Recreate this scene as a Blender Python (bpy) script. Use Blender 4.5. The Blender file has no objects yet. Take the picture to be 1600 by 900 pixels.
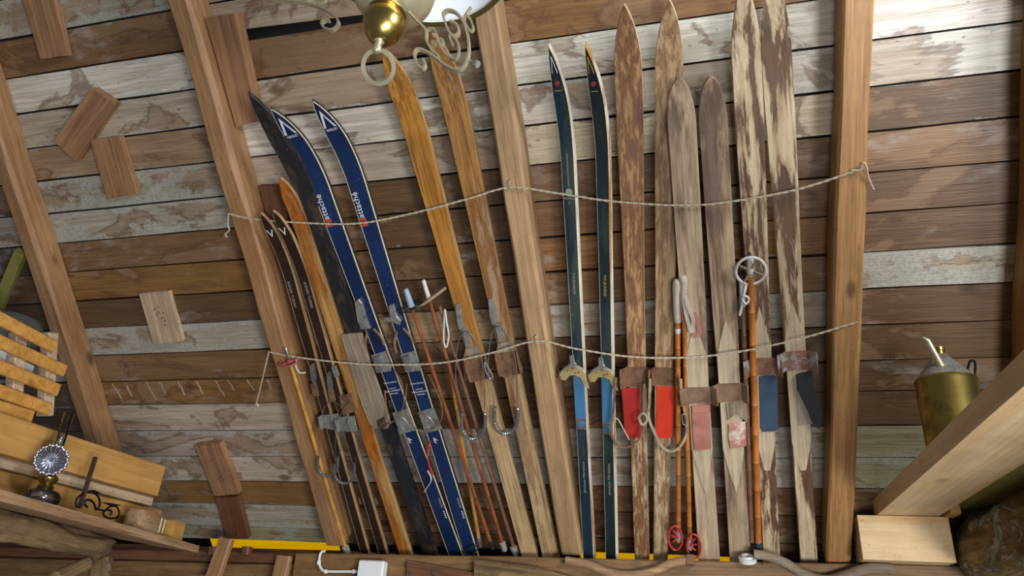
import bpy, bmesh, math, random
from mathutils import Vector, Matrix, noise
random.seed(11)
sc = bpy.context.scene
COL = sc.collection

# ------------------------------------------------------------------ camera
F = 1143.79                                   # focal length for a 1600 px wide frame
AX = Vector((0.96637385, -0.05490761, -0.25121054))   # world axes seen from the camera (x right, y down, z forward)
AY = Vector((0.24996691, 0.42975080, 0.86765823))
AZ = Vector((0.06031690, -0.90127654, 0.42902502))
CAM = Vector((0, 0, 1.6))
cd = bpy.data.cameras.new('camera')
cd.sensor_width = 36; cd.lens = F / 1600 * 36; cd.clip_start = .02; cd.clip_end = 200
cam = bpy.data.objects.new('camera', cd); COL.objects.link(cam)
cam.matrix_world = Matrix(((AX.x, -AX.y, -AX.z, CAM.x), (AY.x, -AY.y, -AY.z, CAM.y), (AZ.x, -AZ.y, -AZ.z, CAM.z), (0, 0, 0, 1)))
sc.camera = cam

# ------------------------------------------------------------------ world and lights
w = bpy.data.worlds.new('sky'); sc.world = w; w.use_nodes = True
bg = w.node_tree.nodes['Background']; bg.inputs[0].default_value = (.78, .86, 1, 1); bg.inputs[1].default_value = .13

def look(o, loc, at):
    o.location = loc
    o.rotation_euler = (Vector(at) - Vector(loc)).to_track_quat('-Z', 'Y').to_euler()

def area(name, loc, at, sx, sy, power, color):
    l = bpy.data.lights.new(name, 'AREA'); l.shape = 'RECTANGLE'; l.size = sx; l.size_y = sy; l.energy = power; l.color = color
    o = bpy.data.objects.new(name, l); COL.objects.link(o); look(o, loc, at); return o
area('gable_window_light', (2.4, .1, 3.3), (.2, 2.0, 3.1), .8, .9, 98, (.92, .96, 1))
area('side_window_light', (2.3, -1.1, .6), (-.6, 2.6, 2.3), 1.1, .9, 165, (.97, .98, 1))
area('floor_bounce_fill', (.9, -1.0, .35), (.2, 2.4, 2.3), 1.0, .7, 50, (1, .98, .94))  # added unseen fill lamp, stands in for floor bounce on downward faces
sl = bpy.data.lights.new('sun', 'SUN'); sl.energy = 2.2; sl.angle = .02; sl.color = (1, .95, .85)
so = bpy.data.objects.new('sun', sl); COL.objects.link(so); look(so, (0, 10, 6), (0, 3.5, 1.9))

vs = sc.view_settings
vs.view_transform = 'Standard'; vs.look = 'None'; vs.exposure = .14; vs.gamma = 1; vs.use_curve_mapping = False

# ------------------------------------------------------------------ layout helpers
A = math.radians(45.8745); D = 2.7
DN = Vector((0, math.sin(A), -math.cos(A)))    # down the roof slope
N = Vector((0, -math.cos(A), -math.sin(A)))    # from the boards into the room
X = Vector((1, 0, 0))

def ray(px, py):
    r = Vector((px - 800, py - 450, F)); return Vector((r.dot(AX), r.dot(AY), r.dot(AZ)))
def on_roof(px, py, h=0):
    r = ray(px, py); return CAM + r * (-(D - h) / r.dot(N))
def on_x(px, py, x):
    r = ray(px, py); return CAM + r * (x / r.x)
def on_y(px, py, y):
    r = ray(px, py); return CAM + r * (y / r.y)
def on_z(px, py, z):
    r = ray(px, py); return CAM + r * ((z - CAM.z) / r.z)
def R(u, v, h=0):
    return CAM + X * u + DN * v - N * (D - h)
def uv(p):
    return p.x, (p - CAM).dot(DN)
def frame(p0, p1, zdir):
    x = (p1 - p0).normalized(); z = (zdir - x * zdir.dot(x)).normalized(); y = z.cross(x)
    return Matrix(((x.x, y.x, z.x, p0.x), (x.y, y.y, z.y, p0.y), (x.z, y.z, z.z, p0.z), (0, 0, 0, 1)))
def plate_z(u):
    return 1.894 + (u + 2.15) * .0171

# ------------------------------------------------------------------ object helpers
def link(name, data=None, parent=None, mat=None, mw=None):
    o = bpy.data.objects.new(name, data); COL.objects.link(o)
    if parent is not None: o.parent = parent
    if mw is not None: o.matrix_basis = mw
    if mat is not None and data is not None:
        for m in (mat if isinstance(mat, (list, tuple)) else [mat]): data.materials.append(m)
    return o
def mesh(name, vf, mat, parent=None, mw=None, smooth=False, fm=None):
    m = bpy.data.meshes.new(name); m.from_pydata([tuple(v) for v in vf[0]], [], vf[1])
    if fm: 
        for p, k in zip(m.polygons, fm): p.material_index = k
    bm = bmesh.new(); bm.from_mesh(m); bmesh.ops.recalc_face_normals(bm, faces=bm.faces); bm.to_mesh(m); bm.free()
    if smooth:
        for p in m.polygons: p.use_smooth = True
        if smooth != 'all':
            m.set_sharp_from_angle(angle=math.radians(38))
    return link(name, m, parent, mat, mw)
def tag(o, label, cat, group=None, kind=None):
    if label: o['label'] = label
    if cat: o['category'] = cat
    if group: o['group'] = group
    if kind: o['kind'] = kind
    return o
def thing(name, label, cat, mw, group=None):
    return tag(link(name, None, None, None, mw), label, cat, group)
def join(*vfs):
    V, Fc = [], []
    for v, f in vfs:
        n = len(V); V += list(v); Fc += [[i + n for i in q] for q in f]
    return V, Fc
def box(x0, x1, y0, y1, z0, z1, c=.002):
    """chamfered box"""
    c = min(c, (x1-x0)*.3, (y1-y0)*.3, (z1-z0)*.3)
    bm = bmesh.new(); bmesh.ops.create_cube(bm, size=1)
    for v in bm.verts:
        v.co = Vector(((x0+x1)/2 + v.co.x*(x1-x0), (y0+y1)/2 + v.co.y*(y1-y0), (z0+z1)/2 + v.co.z*(z1-z0)))
    if c > 0: bmesh.ops.bevel(bm, geom=list(bm.edges), offset=c, segments=1, affect='EDGES')
    bm.verts.index_update()
    r = ([v.co.copy() for v in bm.verts], [[v.index for v in f.verts] for f in bm.faces]); bm.free(); return r
def prism(outline, z0, z1):
    n = len(outline)
    V = [Vector((x, y, z0)) for x, y in outline] + [Vector((x, y, z1)) for x, y in outline]
    Fc = [list(range(n))[::-1], list(range(n, 2*n))] + [[i, (i+1) % n, n+(i+1) % n, n+i] for i in range(n)]
    return V, Fc
def spline(pts, k=6, closed=False):
    pts = [Vector(p) for p in pts]; n = len(pts); out = []
    g = (lambda i: pts[i % n]) if closed else (lambda i: pts[max(0, min(n-1, i))])
    for i in range(n if closed else n-1):
        p0, p1, p2, p3 = g(i-1), g(i), g(i+1), g(i+2)
        for j in range(k):
            t = j / k
            out.append(.5*((2*p1) + (p2-p0)*t + (2*p0-5*p1+4*p2-p3)*t*t + (3*p1-p0-3*p2+p3)*t**3))
    if not closed: out.append(pts[-1])
    return out
def tube(pts, r, seg=8, closed=False, flat=None, up=None):
    """sweep a round (or flat=(w,h) rectangular) section along points"""
    pts = [Vector(p) for p in pts]; n = len(pts); V, Fc = [], []
    rs = r if isinstance(r, (list, tuple)) else [r]*n
    t0 = (pts[1]-pts[0]).normalized()
    nrm = Vector(up) if up is not None else t0.orthogonal()
    if flat: seg = 4
    for i in range(n):
        if closed: t = (pts[(i+1) % n] - pts[i-1])
        else: t = pts[min(n-1, i+1)] - pts[max(0, i-1)]
        t = t.normalized() if t.length > 1e-9 else t0
        if up is not None: nrm = Vector(up)
        nrm = nrm - t*nrm.dot(t)
        nrm = nrm.normalized() if nrm.length > 1e-6 else t.orthogonal().normalized()
        b = t.cross(nrm)
        for k in range(seg):
            if flat:
                sx, sy = ((1, 1), (-1, 1), (-1, -1), (1, -1))[k]
                V.append(pts[i] + nrm*sx*flat[0]/2 + b*sy*flat[1]/2)
            else:
                a = 2*math.pi*k/seg; V.append(pts[i] + (nrm*math.cos(a) + b*math.sin(a))*rs[i])
    for i in range(n if closed else n-1):
        a, b2 = i*seg, ((i+1) % n)*seg
        for k in range(seg): Fc.append([a+k, a+(k+1) % seg, b2+(k+1) % seg, b2+k])
    if not closed:
        Fc.append(list(range(seg))[::-1]); Fc.append(list(range((n-1)*seg, n*seg)))
    return V, Fc
def lathe(prof, seg=24, cap=True):
    V, Fc = [], []
    for r, z in prof:
        for k in range(seg):
            a = 2*math.pi*k/seg; V.append(Vector((max(r, 1e-4)*math.cos(a), max(r, 1e-4)*math.sin(a), z)))
    for i in range(len(prof)-1):
        for k in range(seg): Fc.append([i*seg+k, i*seg+(k+1) % seg, (i+1)*seg+(k+1) % seg, (i+1)*seg+k])
    if cap:
        Fc.append(list(range(seg))[::-1]); Fc.append(list(range((len(prof)-1)*seg, len(prof)*seg)))
    return V, Fc
def xf(vf, m):
    return [m @ Vector(v) for v in vf[0]], vf[1]
def bar(L, wd, ht, seg=10, jit=.003, c=.006, wane=0, seed=0):
    """rough sawn timber: local x 0..L, y +-wd/2, z 0..ht, irregular and chamfered"""
    V, Fc = [], []
    for i in range(seg+1):
        x = L*i/seg
        j = [noise.noise(Vector((x*2.3 + seed*7.1, k*3.7, seed))) * jit for k in range(6)]
        w0, w1 = -wd/2 + j[0], wd/2 + j[1]; z1 = ht + j[2]; cc = c + abs(j[3])*1.2 + wane*max(0, noise.noise(Vector((x*1.4, seed*3.3, 5))))
        c2 = c + abs(j[4])*1.2
        for y, z in ((w0, 0), (w1, 0), (w1, z1-c2), (w1-c2, z1), (w0+cc, z1), (w0, z1-cc)): V.append(Vector((x, y, z)))
    for i in range(seg):
        for k in range(6): Fc.append([i*6+k, i*6+(k+1) % 6, (i+1)*6+(k+1) % 6, (i+1)*6+k])
    Fc.append([5, 4, 3, 2, 1, 0]); Fc.append([seg*6+k for k in range(6)])
    return V, Fc

# ------------------------------------------------------------------ materials
def hexc(s):
    s = s.lstrip('#'); out = []
    for i in (0, 2, 4):
        c = int(s[i:i+2], 16)/255; out.append(c/12.92 if c <= .04045 else ((c+.055)/1.055)**2.4)
    return (*out, 1)
class NT:
    def __init__(s, name):
        s.m = bpy.data.materials.new(name); s.m.use_nodes = True; s.t = s.m.node_tree; s.b = s.t.nodes['Principled BSDF']
    def n(s, kind, ins=None, **kw):
        d = s.t.nodes.new('ShaderNode' + kind)
        for k, v in kw.items(): setattr(d, k, v)
        for k, v in (ins or {}).items(): s.set(d.inputs[k], v)
        return d
    def set(s, sock, v):
        if isinstance(v, bpy.types.NodeSocket): s.t.links.new(v, sock)
        else: sock.default_value = v
    def mix(s, f, a, b, mode='MIX'):
        d = s.n('Mix', data_type='RGBA', blend_type=mode); d.clamp_factor = True
        s.set(d.inputs[0], f); s.set(d.inputs[6], a); s.set(d.inputs[7], b); return d.outputs[2]
    def ramp(s, f, a, b, lo=0., hi=1.):
        d = s.n('MapRange', interpolation_type='SMOOTHSTEP'); s.set(d.inputs[0], f); s.set(d.inputs[1], a); s.set(d.inputs[2], b)
        d.inputs[3].default_value = lo; d.inputs[4].default_value = hi; return d.outputs[0]
    def math(s, op, a, b=0.):
        d = s.n('Math', operation=op); s.set(d.inputs[0], a); s.set(d.inputs[1], b); return d.outputs[0]
    def noise(s, vec, scale, detail=4, rough=.55, dist=0.):
        d = s.n('TexNoise'); s.set(d.inputs['Vector'], vec); d.inputs['Scale'].default_value = scale
        d.inputs['Detail'].default_value = detail; d.inputs['Roughness'].default_value = rough; d.inputs['Distortion'].default_value = dist
        return d.outputs['Fac']
    def vec(s):
        tc = s.n('TexCoord'); oi = s.n('ObjectInfo')
        cb = s.n('CombineXYZ'); s.set(cb.inputs[0], s.math('MULTIPLY', oi.outputs['Random'], 37.)); s.set(cb.inputs[1], s.math('MULTIPLY', oi.outputs['Random'], 91.)); s.set(cb.inputs[2], s.math('MULTIPLY', oi.outputs['Random'], 53.))
        d = s.n('VectorMath', operation='ADD'); s.set(d.inputs[0], tc.outputs['Object']); s.set(d.inputs[1], cb.outputs[0])
        return d.outputs[0], oi
    def mul(s, v, k):
        d = s.n('VectorMath', operation='MULTIPLY'); s.set(d.inputs[0], v); d.inputs[1].default_value = k; return d.outputs[0]
    def bump(s, h, strength=.3, dist=.002):
        d = s.n('Bump'); d.inputs['Strength'].default_value = strength; d.inputs['Distance'].default_value = dist
        s.set(d.inputs['Height'], h); s.set(s.b.inputs['Normal'], d.outputs[0])

def wood(name, light, dark, rough=.62, knots=0., flake=None, tint=False, blotch=None, fine=.45, gs=1., cath=.0, fade=None):
    """grain along local x; flake=(colour, colour2, scale, amount, stretch): worn coat or weathering with ragged outline"""
    t = NT(name); v, oi = t.vec()
    L, Dk = hexc(light), hexc(dark)
    f1 = t.noise(t.mul(v, (1.0*gs, 22*gs, 22*gs)), 2.0, 6, .68, .5)
    f2 = t.noise(t.mul(v, (5*gs, 170*gs, 170*gs)), 1., 3)
    f3 = t.noise(t.mul(v, (.6, 1.3, 1.3)), 4.5, 5, .6)
    c = t.mix(t.ramp(f1, .33, .72), L, Dk)
    if cath:
        wv = t.n('TexWave', bands_direction='Y', wave_profile='SAW'); t.set(wv.inputs['Vector'], t.mul(v, (.35, 1, 1)))
        wv.inputs['Scale'].default_value = 14*gs; wv.inputs['Distortion'].default_value = 9; wv.inputs['Detail'].default_value = 2; wv.inputs['Detail Scale'].default_value = .8
        c = t.mix(t.math('MULTIPLY', wv.outputs['Fac'], cath), c, Dk)
    dk2 = tuple(x*.42 for x in Dk[:3]) + (1,)
    c = t.mix(t.math('MULTIPLY', t.ramp(f2, .48, .72), fine), c, dk2)
    if blotch: c = t.mix(t.ramp(f3, .52, .72, 0, .75), c, hexc(blotch))
    else: c = t.mix(t.ramp(f3, .5, .78, 0, .4), c, dk2)
    if knots:
        vo = t.n('TexVoronoi', feature='F1'); t.set(vo.inputs['Vector'], t.mul(v, (1.6, 3.2, 3.2))); vo.inputs['Scale'].default_value = 1.5
        k = t.ramp(vo.outputs['Distance'], .05, .13, knots, 0)
        c = t.mix(k, c, tuple(x*.3 for x in Dk[:3]) + (1,))
    if fade:
        sx = t.n('SeparateXYZ'); tc = t.n('TexCoord'); t.set(sx.inputs[0], tc.outputs['Object'])
        fd = t.ramp(t.math('ADD', sx.outputs[0], t.math('MULTIPLY', t.math('SUBTRACT', f1, .5), .5)), fade[1], fade[2], fade[3], 0)
        c = t.mix(fd, c, t.mix(t.ramp(f2, .4, .7), hexc(fade[0]), tuple(x*.6 for x in hexc(fade[0])[:3]) + (1,)))
    h = f2
    if tint: c = t.mix(1., c, oi.outputs['Color'], 'MULTIPLY')
    if flake:
        c1, c2, s_, amt, st = flake
        g = t.noise(t.mul(v, (st, 1, 1)), s_, 9, .68, .25)
        g2 = t.noise(t.mul(v, (st*1.3, 1.2, 1.2)), s_*2.7, 6, .7)
        th = t.math('SUBTRACT', .82, t.math('MULTIPLY', oi.outputs['Alpha'], .62)) if amt is None else 1-amt
        mk = t.ramp(t.math('SUBTRACT', g, th), -.025, .035)
        fc = t.mix(t.ramp(g2, .44, .6), hexc(c1), hexc(c2))
        fc = t.mix(t.ramp(t.noise(v, 90, 3), .5, .75, 0, .35), fc, (.06, .055, .05, 1))
        if tint: fc = t.mix(.35, fc, t.mix(1., fc, oi.outputs['Color'], 'MULTIPLY'))
        c = t.mix(mk, c, fc)
        # brown water rim along the edge of the worn coat
        rim = t.math('MULTIPLY', t.ramp(t.math('SUBTRACT', g, th), -.06, -.02), t.ramp(t.math('SUBTRACT', g, th), .0, .03, 1, 0))
        c = t.mix(t.math('MULTIPLY', rim, .45), c, (Dk[0]*.7, Dk[1]*.55, Dk[2]*.5, 1))
        h = t.math('ADD', f2, t.math('MULTIPLY', mk, .8))
    c = t.mix(t.ramp(t.noise(t.mul(v, (.6, 1.2, 1.2)), 55, 4, .6), .64, .72, 0, .55), c, dk2)
    c = t.mix(t.ramp(t.noise(v, 7, 6, .65), .35, .7, 0, .22), c, dk2)
    t.set(t.b.inputs['Base Color'], c); t.b.inputs['Roughness'].default_value = rough
    t.bump(h, .4, .0022)
    return t.m
def boards():
    """old roof boards: tinted per board, water stains with dark rims, grey crust creeping in from the edges"""
    t = NT('board_wood'); v, oi = t.vec()
    tint = oi.outputs['Color']
    tc = t.n('TexCoord'); sx = t.n('SeparateXYZ'); t.set(sx.inputs[0], tc.outputs['Object'])
    L, Dk = (1.08, 1.08, 1.08, 1), (.74, .69, .62, 1)
    f1 = t.noise(t.mul(v, (1.1, 16, 16)), 2.2, 6, .65, .5)
    f2 = t.noise(t.mul(v, (6, 190, 190)), 1., 3)
    wv = t.n('TexWave', bands_direction='Y', wave_profile='SAW'); t.set(wv.inputs['Vector'], t.mul(v, (.3, 1, 1)))
    wv.inputs['Scale'].default_value = 17; wv.inputs['Distortion'].default_value = 10; wv.inputs['Detail'].default_value = 3; wv.inputs['Detail Scale'].default_value = .7
    c = t.mix(t.ramp(f1, .36, .68), L, Dk)
    c = t.mix(t.math('MULTIPLY', wv.outputs['Fac'], .28), c, (.42, .36, .30, 1))
    c = t.mix(t.math('MULTIPLY', t.ramp(f2, .46, .74), .5), c, (.32, .27, .22, 1))
    vo = t.n('TexVoronoi', feature='F1'); t.set(vo.inputs['Vector'], t.mul(v, (1.7, 3.0, 0))); vo.inputs['Scale'].default_value = 1.4
    k = t.ramp(vo.outputs['Distance'], .04, .12, .8, 0); c = t.mix(k, c, (.22, .14, .08, 1))
    c = t.mix(1., c, tint, 'MULTIPLY')
    # stains
    g = t.noise(t.mul(v, (.45, 1, 1)), 4.2, 8, .6, .6)
    st = t.ramp(g, .535, .565); rim = t.math('MULTIPLY', t.ramp(g, .515, .54), t.ramp(g, .545, .58, 1, 0))
    c = t.mix(t.math('MULTIPLY', st, .5), c, (.25, .15, .08, 1)); c = t.mix(t.math('MULTIPLY', rim, .6), c, (.10, .045, .018, 1))
    # pale bloom
    g3 = t.noise(t.mul(v, (.5, 1.2, 1.2)), 7, 8, .7)
    c = t.mix(t.ramp(g3, .54, .7, 0, .35), c, (.46, .43, .38, 1))
    # grey crust near the edges
    ed = t.math('POWER', t.math('ABSOLUTE', t.math('DIVIDE', sx.outputs[1], .072)), 2.)
    q = t.math('ADD', t.noise(t.mul(v, (.5, 1, 1)), 6.5, 9, .68, .2), t.math('MULTIPLY', t.math('SUBTRACT', ed, .33), .20))
    th = t.math('SUBTRACT', .82, t.math('MULTIPLY', oi.outputs['Alpha'], .47))
    mk = t.ramp(t.math('SUBTRACT', q, th), -.015, .02)
    gr = t.noise(v, 75, 5, .7)
    cr = t.mix(t.ramp(gr, .36, .64), hexc('7c807d'), hexc('b4b4ac'))
    cr = t.mix(t.ramp(gr, .56, .72, 0, .6), cr, hexc('5c5a54'))
    c = t.mix(t.math('MULTIPLY', mk, .8), c, t.mix(.45, cr, tint))
    # specks and scratches
    sp = t.noise(t.mul(v, (.5, 1.3, 1)), 48, 4, .6); c = t.mix(t.ramp(sp, .66, .72, 0, .7), c, (.05, .03, .02, 1))
    t.set(t.b.inputs['Base Color'], c); t.b.inputs['Roughness'].default_value = .5
    t.bump(t.math('ADD', t.math('ADD', f2, t.math('MULTIPLY', mk, t.math('ADD', gr, .4))), t.math('MULTIPLY', f1, .8)), .5, .003)
    return t.m
def plain(name, col, rough=.5, metal=0., var=.25, scale=25, dirt=None, bump=.1):
    t = NT(name); v, oi = t.vec(); c = hexc(col)
    f = t.noise(v, scale, 5, .65)
    k = t.mix(t.ramp(f, .35, .7), c, tuple(x*(1-var) for x in c[:3]) + (1,))
    if dirt: k = t.mix(t.ramp(t.noise(v, scale*.6, 7, .7), .5, .66), k, hexc(dirt))
    t.set(t.b.inputs['Base Color'], k); t.b.inputs['Roughness'].default_value = rough; t.b.inputs['Metallic'].default_value = metal
    if bump: t.bump(f, bump, .002)
    return t.m
def paint(name, col, wear, amt=.3, rough=.45, st=.15, s_=9):
    """painted ski top: scuffed paint"""
    t = NT(name); v, oi = t.vec(); c = hexc(col)
    g = t.noise(t.mul(v, (st, 1, 1)), s_, 8, .72)
    sp = t.noise(t.mul(v, (.8, 1, 1)), 120, 3, .6)
    k = t.mix(t.ramp(t.noise(t.mul(v, (.5, 1, 1)), 6, 4), .35, .7), c, tuple(x*.62 for x in c[:3]) + (1,))
    k = t.mix(t.ramp(g, 1-amt-.06, 1-amt+.06, 0, .8), k, hexc(wear))
    k = t.mix(t.ramp(sp, .68, .74, 0, .5), k, hexc('9a958a'))
    t.set(t.b.inputs['Base Color'], k); t.b.inputs['Roughness'].default_value = rough
    t.bump(g, .08, .001)
    return t.m

M = {}
M['board'] = boards()
M['rafter'] = wood('rafter_wood', 'ab8259', '86603c', .6, .9, blotch='8a5d36', cath=.3)
M['rafter_pink'] = wood('rafter_pale_wood', 'b4946c', '937350', .6, .5, cath=.45, fine=.55)
M['rafter_gold'] = wood('rafter_golden_wood', 'b08552', '8c6236', .55, .8, cath=.3)
M['block'] = wood('block_wood', 'a67c55', '7a533a', .6, .6, blotch='6f4a36')
M['block_pale'] = wood('block_pale_wood', 'c4ab8d', '9b7d60', .65, .4, blotch='7d5b45')
M['newwood'] = wood('new_pine', 'e4cba0', 'd2ad78', .5, .5, cath=.25, fine=.15, gs=.7)
M['tiewood'] = wood('yellowed_pine', 'c39655', 'a87a3c', .5, .5, cath=.3, fine=.2, gs=.7)
M['slat'] = wood('slat_pine', 'c6934c', 'a8742f', .45, .5, fine=.2)
M['plate'] = wood('plate_wood', '8c6840', '624829', .6, .5, cath=.3)
M['darkwood'] = wood('dark_stained_wood', '7b4e30', '54331f', .6, .4, cath=.3)
M['oldgrey'] = wood('grey_old_wood', '9b8a74', '71604e', .75, .4, blotch='5c4a3a')
M['felt'] = plain('roofing_felt', '0d0c0b', .95)
M['olive'] = plain('olive_painted_wood', '86803f', .6, 0, .25, 12)
M['shelfwood'] = wood('shelf_wood', 'a98a66', '7e5c3c', .7, .5, blotch='6a4a2e')
M['log'] = wood('bark_log', '8a7048', '4a3822', .9, 0, ('a09070', '6a6450', 5, .42, .5), blotch='33281b', gs=.5)
M['rocklog'] = wood('rotten_log', 'a08a55', '5c472c', .9, 0, ('b5b3a2', '757a58', 7, .5, .6), blotch='3a2d1e', gs=.5)
# ski woods and paints
M['xc'] = paint('dark_brown_ski_top', '2a1a17', '3c2a22', .3, .4)
M['xc_edge'] = wood('ski_edge_wood', 'b29166', '7c5c3a', .5)
M['amber'] = wood('worn_amber_ski', 'b98f52', '9c6f36', .5, 0, ('a0580c', '7c3c06', 15, .515, .11), fine=.4)
M['black'] = paint('black_ski_top', '181a1d', '3c3129', .46, .5, .35, 18)
M['blue'] = paint('blue_ski_top', '12284f', '1b2740', .34, .33, .3, 6)
M['cream'] = plain('cream_ski_edge', 'd3c9a4', .5, 0, .25, 40)
M['ski_side'] = plain('dark_ski_side', '2b2622', .55, 0, .3, 30)
M['varnish'] = wood('varnished_ski', 'c08a3c', '8d5a22', .38, 0, ('8f6a3c', '6b431d', 12, .40, .06), fine=.75, cath=.5, gs=.8, fade=('bfa67e', .7, 1.25, .75))
M['varnish2'] = wood('varnished_ski_dull', 'b5894a', '7f5226', .42, 0, ('9b8468', '7a4a22', 9, .45, .12), fine=.75, cath=.5, gs=.8, fade=('bfa67e', .7, 1.25, .75))
M['teal'] = paint('teal_ski_top', '112f40', '3d4538', .47, .45, .1, 14)
M['teal2'] = paint('blackened_teal_ski_top', '16282c', '2a3c3a', .47, .5, .2, 7)
M['teal_edge'] = wood('teal_ski_side', 'cf9c54', 'a0692b', .5, 0, ('d9d0bf', 'c2b499', 7, .56, .05))
M['mottle'] = wood('brown_mottled_ski', 'b88f60', '9c7548', .5, 0, ('80583a', '684630', 55, .52, .16), fine=.55, fade=('bca684', .5, 1.3, .8))
M['mottle2'] = wood('tan_mottled_ski', 'c2a27a', 'a6855c', .5, 0, ('94724f', '785a40', 55, .49, .16), fine=.5, fade=('c4b08c', .5, 1.3, .8))
M['greyski'] = wood('greyed_ski', 'bfa88a', '9f8a70', .6, 0, ('6b5544', '7d6a5a', 10, .465, .10), fine=.5)
M['greyski2'] = wood('greyed_dark_ski', 'b8a081', '967f64', .6, 0, ('5f473a', '715c4e', 10, .475, .10), fine=.5)
M['peel'] = wood('peeling_ski', 'c9b797', 'ab9671', .55, 0, ('5c3c2b', '472b1e', 22, .49, .12), fine=.3)
M['peel2'] = wood('peeling_dark_ski', 'cab99b', 'ab9671', .55, 0, ('5c3c28', '452b1c', 18, .505, .12), fine=.3)
M['lime'] = plain('lime_wash', 'b3a794', .9, 0, .4, 60, dirt='8a6c4a')
M['palewood'] = wood('bare_pale_ski_wood', 'bfae90', 'a08e72', .65, 0, blotch='8f7a60')
M['bamboo'] = plain('bamboo', 'b26a2a', .38, 0, .35, 14, bump=0)
M['bamboo_red'] = plain('red_brown_bamboo', '8a4a2c', .42, 0, .35, 14, bump=0)
M['bamboo_yel'] = plain('yellow_bamboo', 'c08a3a', .4, 0, .3, 14, bump=0)
M['bamboo_grey'] = plain('brown_cane', '7d5640', .5, 0, .35, 14, bump=0)
M['steel'] = plain('grey_steel', 'a9a9a4', .42, .85, .35, 40)
M['dull'] = plain('dull_zinc', 'a3a39d', .42, .6, .3, 40, dirt='7d756a')
M['rust'] = plain('rusty_iron', '7c5a40', .75, .2, .35, 30, dirt='553428')
M['rust_light'] = plain('rust_and_zinc', '8d6450', .65, .35, .3, 20, dirt='9aa0a2')
M['yellowed'] = plain('yellowed_plate', 'bda873', .5, .25, .25, 18)
M['spring'] = plain('spring_steel', '8f9396', .4, .8, .25, 60)
M['cable'] = plain('cable', '6e6257', .5, .5, .2, 60)
M['leather'] = plain('old_leather', '7d6048', .7, 0, .35, 22, dirt='5b4032')
M['leather_pale'] = plain('pale_leather_strap', 'a59478', .7, 0, .35, 22, dirt='6b5442')
M['red'] = plain('red_plate', 'cf3a22', .4, 0, .15, 8)
M['red_dark'] = plain('dark_red_plate', 'a82a22', .42, 0, .25, 10)
M['pink'] = plain('pink_rubber', 'ab6f60', .8, 0, .25, 18, dirt='8d5a4c')
M['pink_worn'] = plain('worn_pink_rubber', 'ab7263', .8, 0, .25, 14, dirt='cfc5b4')
M['bluepad'] = plain('blue_rubber', '33475e', .6, 0, .3, 12)
M['lightblue'] = plain('light_blue_plate', '44779f', .45, 0, .18, 10)
M['blackpad'] = plain('black_rubber', '191c20', .7, 0, .3, 18, dirt='2a2d30')
M['blackpatch'] = plain('torn_liner', '8f8478', .8, 0, .25, 14)
M['greyrub'] = plain('grey_rubber', '8f8d88', .75, 0, .25, 25)
M['white'] = plain('white_plastic', 'dcdedd', .4, 0, .06, 10, bump=0)
M['tape'] = plain('white_tape', 'c9c6bf', .6, 0, .2, 40)
M['bluetape'] = plain('blue_grey_grip', '8aa0b2', .5, 0, .2, 30)
M['grip'] = plain('grey_grip', 'b3a698', .65, 0, .25, 20)
M['redplastic'] = plain('red_plastic', 'b8322c', .4, 0, .2, 20, bump=0)
M['pinkplastic'] = plain('pink_plastic', 'a04648', .5, 0, .2, 20, bump=0)
M['darkplastic'] = plain('dark_basket', '23221f', .6, 0, .3, 25)
M['rope'] = plain('rope', 'b5a78e', .85, 0, .35, 150, bump=.3)
M['brass'] = plain('brass', 'c3a75e', .26, 1, .3, 9, bump=.02)
M['brass_pale'] = plain('pale_brass', 'ddd4b2', .4, .8, .25, 12, bump=.02)
M['brass_old'] = plain('tarnished_brass', '9d8a4c', .38, 1, .35, 9, dirt='5f5230', bump=.03)
M['iron'] = plain('black_iron', '17171c', .5, .6, .3, 30)
M['iron_rust'] = plain('rusted_bar', '4a3a34', .7, .4, .3, 30)
M['tinplate'] = plain('tin_reflector', 'b9bcc8', .22, 1, .2, 14, bump=.02)
M['letter_white'] = plain('white_print', 'd5d8dc', .5, 0, .1, 40, bump=0)
M['letter_gold'] = plain('gold_print', 'b9a050', .5, 0, .2, 40, bump=0)
M['letter_grey'] = plain('grey_print', '9a938a', .5, 0, .2, 60, bump=0)
M['letter_red'] = plain('red_print', 'a8402c', .5, 0, .2, 40, bump=0)
M['paper'] = plain('white_card', 'd8d8d2', .6, 0, .1, 10)
M['greyfelt'] = plain('grey_felt', '54524e', .95, 0, .35, 30)
M['porcelain'] = plain('porcelain', 'cfd2cc', .3, 0, .12, 12, bump=0)
def glassm(name, col, rough=.03):
    t = NT(name); t.b.inputs['Base Color'].default_value = hexc(col); t.b.inputs['Transmission Weight'].default_value = 1
    t.b.inputs['Roughness'].default_value = rough; t.b.inputs['IOR'].default_value = 1.45; return t.m
t = NT('clear_glass'); t.t.nodes.remove(t.b); fr = t.n('Fresnel', {'IOR': 1.6}); ga = t.n('BsdfTransparent', {'Color': hexc('e6eef6')}); gb = t.n('BsdfGlossy', {'Color': (1, 1, 1, 1), 'Roughness': .06})
mx = t.n('MixShader', {0: fr.outputs[0], 1: ga.outputs[0], 2: gb.outputs[0]}); t.t.links.new(mx.outputs[0], t.t.nodes['Material Output'].inputs[0]); M['glass'] = t.m
t = NT('opal_glass'); t.b.inputs['Base Color'].default_value = hexc('e9eef5'); t.b.inputs['Roughness'].default_value = .25
t.b.inputs['Subsurface Weight'].default_value = .3; t.b.inputs['Subsurface Radius'].default_value = (.02, .02, .02); M['opal'] = t.m
t = NT('yellow_membrane'); t.t.nodes.remove(t.b); tr = t.n('BsdfTranslucent', {'Color': hexc('ffe21a')}); df = t.n('BsdfDiffuse', {'Color': hexc('e0c000')})
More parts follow.
